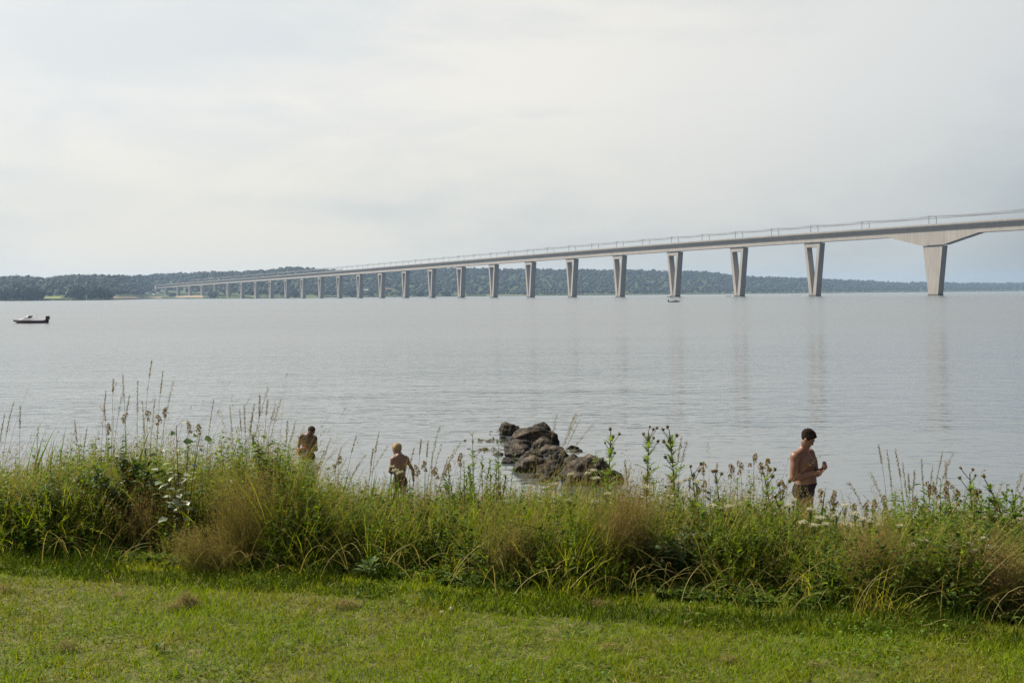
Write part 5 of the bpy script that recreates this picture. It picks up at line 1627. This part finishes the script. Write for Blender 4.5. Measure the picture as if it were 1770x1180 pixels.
shrub('bramble_bush', 'dark green bramble bush filling the left part of the strip', 225, .35, 768, .42, 60, 42, (.028, .055), bram, 401)
shrub('bramble_bush', 'lower bramble bush between the reeds and the big dark one', 110, .22, 815, .42, 45, 36, (.025, .05), bram, 402)
shrub('bramble_bush', 'shadowed low bramble in the dark hollow under the reddish clump', 1165, .25, 915, .40, 34, 30, (.025, .05), bram, 403)
shrub('bramble_bush', 'small dark bramble left of the big airy tan clump', 335, .3, 835, .26, 26, 30, (.025, .05), bram, 404)
shrub('leafy_shrub', 'bright green leafy shrub standing right behind the big tan clump', 462, .5, 755, .30, 46, 40, (.025, .05), shr, 405)
shrub('leafy_shrub', 'small yellow-green leafy shrub at the right side of the taller one', 520, .5, 805, .2, 24, 32, (.022, .042), shr, 406)
shrub('leafy_shrub', 'low leafy shrub in the bottom right corner of the strip', 1735, .1, 990, .25, 24, 26, (.02, .04), bram, 407)

# silver-leaved sapling
sil = leaf_mat('silver_leaf', [(.22, .26, .20), (.32, .35, .29), (.12, .17, .08), (.07, .12, .03), (.42, .45, .40)], .3, .5, tint=(1.1, 1.2, .7), spec=.4)
X, Y = on_edge(318, .12, 850); zb = float(ground_z(X, Y))
r = thing('silver_sapling', 'young sapling with large silvery leaves in front of the bramble', 'sapling', (X, Y, zb))
rng = np.random.default_rng(444); sg_, fg_ = Geo(), Geo()
for (sx_, sy_, n) in ((305, 735, 15), (345, 752, 14), (283, 815, 12), (326, 770, 12), (300, 800, 12)):
    top = pt(sx_, sy_, Y) - np.array([X, Y, zb])
    P = curve((0, 0, 0), top, (-.02, 0, 0), 8)
    sg_.merge(tube(P, np.linspace(.005, .002, 8), 5))
    t = np.linspace(.42, 1, n); p = np.stack([np.interp(t, np.linspace(0, 1, 8), P[:, k]) for k in range(3)], -1)
    az_ = np.arange(n) * 2.4 + rng.uniform(0, 6); el = rng.uniform(-.15, .35, n)
    d = np.stack([np.cos(az_) * np.cos(el), np.sin(az_) * np.cos(el), np.sin(el)], -1)
    for a_, b_ in zip(p, p + d * .04): sg_.merge(tube([a_, b_], .001, 3, False))
    fg_.merge(leaves(p + d * .04, d, np.array([0, 0, 1.0]) + rng.normal(0, .45, (n, 3)), rng.uniform(.045, .075, n), rng.uniform(.034, .055, n), fold=.12, droop=.25))
sg_.build('stem', brownstem, r); fg_.build('foliage', sil, r)

# broad-leaved plantlet and tussocks at the mown edge, hay and bare spots on the lawn
def at_lawn(x, y):
    Y = 6.5
    for _ in range(12):
        u, v = uv(x, y); Y = (EYE - float(ground_z(u * Y, Y))) / v
    return np.array([u * Y, Y, float(ground_z(u * Y, Y))])
dock_m = leaf_mat('dock_leaf', [(.09, .14, .05), (.13, .18, .08), (.06, .10, .03)], .35, .45)
for k, (x, y, s, n, lab) in enumerate([(638, 1003, 1.0, 12, 'small plant with broad pale leaves at the mown edge'), (272, 1128, .45, 9, 'tiny broad-leaved weed low on the open lawn')]):
    rng = np.random.default_rng(500 + k); q = at_lawn(x, y)
    r = thing('dock_plant', lab, 'plant', q); g = Geo(); sg_ = Geo()
    az_ = np.arange(n) * 2.4; el = rng.uniform(.1, .9, n); d = np.stack([np.cos(az_) * np.cos(el), np.sin(az_) * np.cos(el), np.sin(el)], -1)
    p = np.stack([0 * az_, 0 * az_, rng.uniform(.02, .10, n) * s], -1)
    for a_, b_ in zip(p * [1, 1, .1], p + d * .03 * s): sg_.merge(tube([a_, b_], .0015, 4, False))
    g = leaves(p + d * .03 * s, d, np.tile([0, 0, 1.0], (n, 1)), rng.uniform(.05, .09, n) * s, rng.uniform(.028, .045, n) * s)
    sg_.build('stem', stem_m, r); g.build('foliage', dock_m, r)

hay_m = leaf_mat('old_hay', [(.13, .095, .035), (.20, .15, .06), (.09, .065, .025), (.26, .20, .09)], .2, .8)
for k, (x, y, wd, hh, lab) in enumerate([(322, 1050, .075, .085, 'clod of old brown hay on the lawn, the biggest one'), (300, 1056, .05, .02, 'flat scrap of hay next to the biggest clod'), (598, 1050, .10, .025, 'dark brown bare patch of dead grass on the lawn below the plantlet'),
                                     (1035, 1050, .10, .022, 'reddish patch of dead grass in the middle of the lawn edge'), (200, 1036, .06, .02, 'small hay scrap on the lawn left of the biggest clod'), (112, 1126, .06, .045, 'dark hay clod low on the left part of the lawn'),
                                     (8, 1024, .06, .03, 'hay clod at the left frame edge'), (1405, 1155, .05, .025, 'pale hay clod low on the right part of the lawn'), (1258, 1146, .07, .018, 'flat hay scrap low on the lawn, second from right'), (1052, 1124, .06, .015, 'flat brown hay scrap low in the middle of the lawn')]):
    rng = np.random.default_rng(520 + k); q = at_lawn(x, y); n = (600, 120, 220, 220, 60, 160, 120, 60, 60, 60)[k]
    wd *= .7
    p = rng.normal(0, 1, (n, 3)) * [wd * .5, wd * .45, 0]
    p[:, 2] = hh * np.exp(-((p[:, 0] / wd) ** 2 + (p[:, 1] / wd) ** 2) * 2) * rng.uniform(.1, 1.0, n) + .018
    g, _ = blades(p, rng.uniform(.03, .07, n), rng.uniform(0, 6.28, n), rng.uniform(1.0, 1.7, n), rng.uniform(-.5, .8, n), .0028, 3, rng=rng)
    o = g.build('hay_clod', hay_m, None, q)
    tag(o, lab, 'hay', 'hay scraps on the lawn')
# two clover flowers on the lawn
for k, (x, y) in enumerate([(763, 1078), (778, 1072)]):
    q = at_lawn(x, y); r = thing('clover_flower', 'tiny white clover flower on the mown lawn', 'flower', q, 0, 'clover flowers on the lawn')
    tube([[0, 0, 0], [.004, 0, .06]], .001, 4).build('stem', stem_m, r)
    V, T = ico(1); rng = np.random.default_rng(k); dd = rdir(40, rng)
    g = Geo().add(V * .007 + [.004, 0, .064], T); g.merge(cards(dd * .007 + [.004, 0, .064], dd, rdir(40, rng), .006, .003)); g.build('flower_head', umb_m, r)
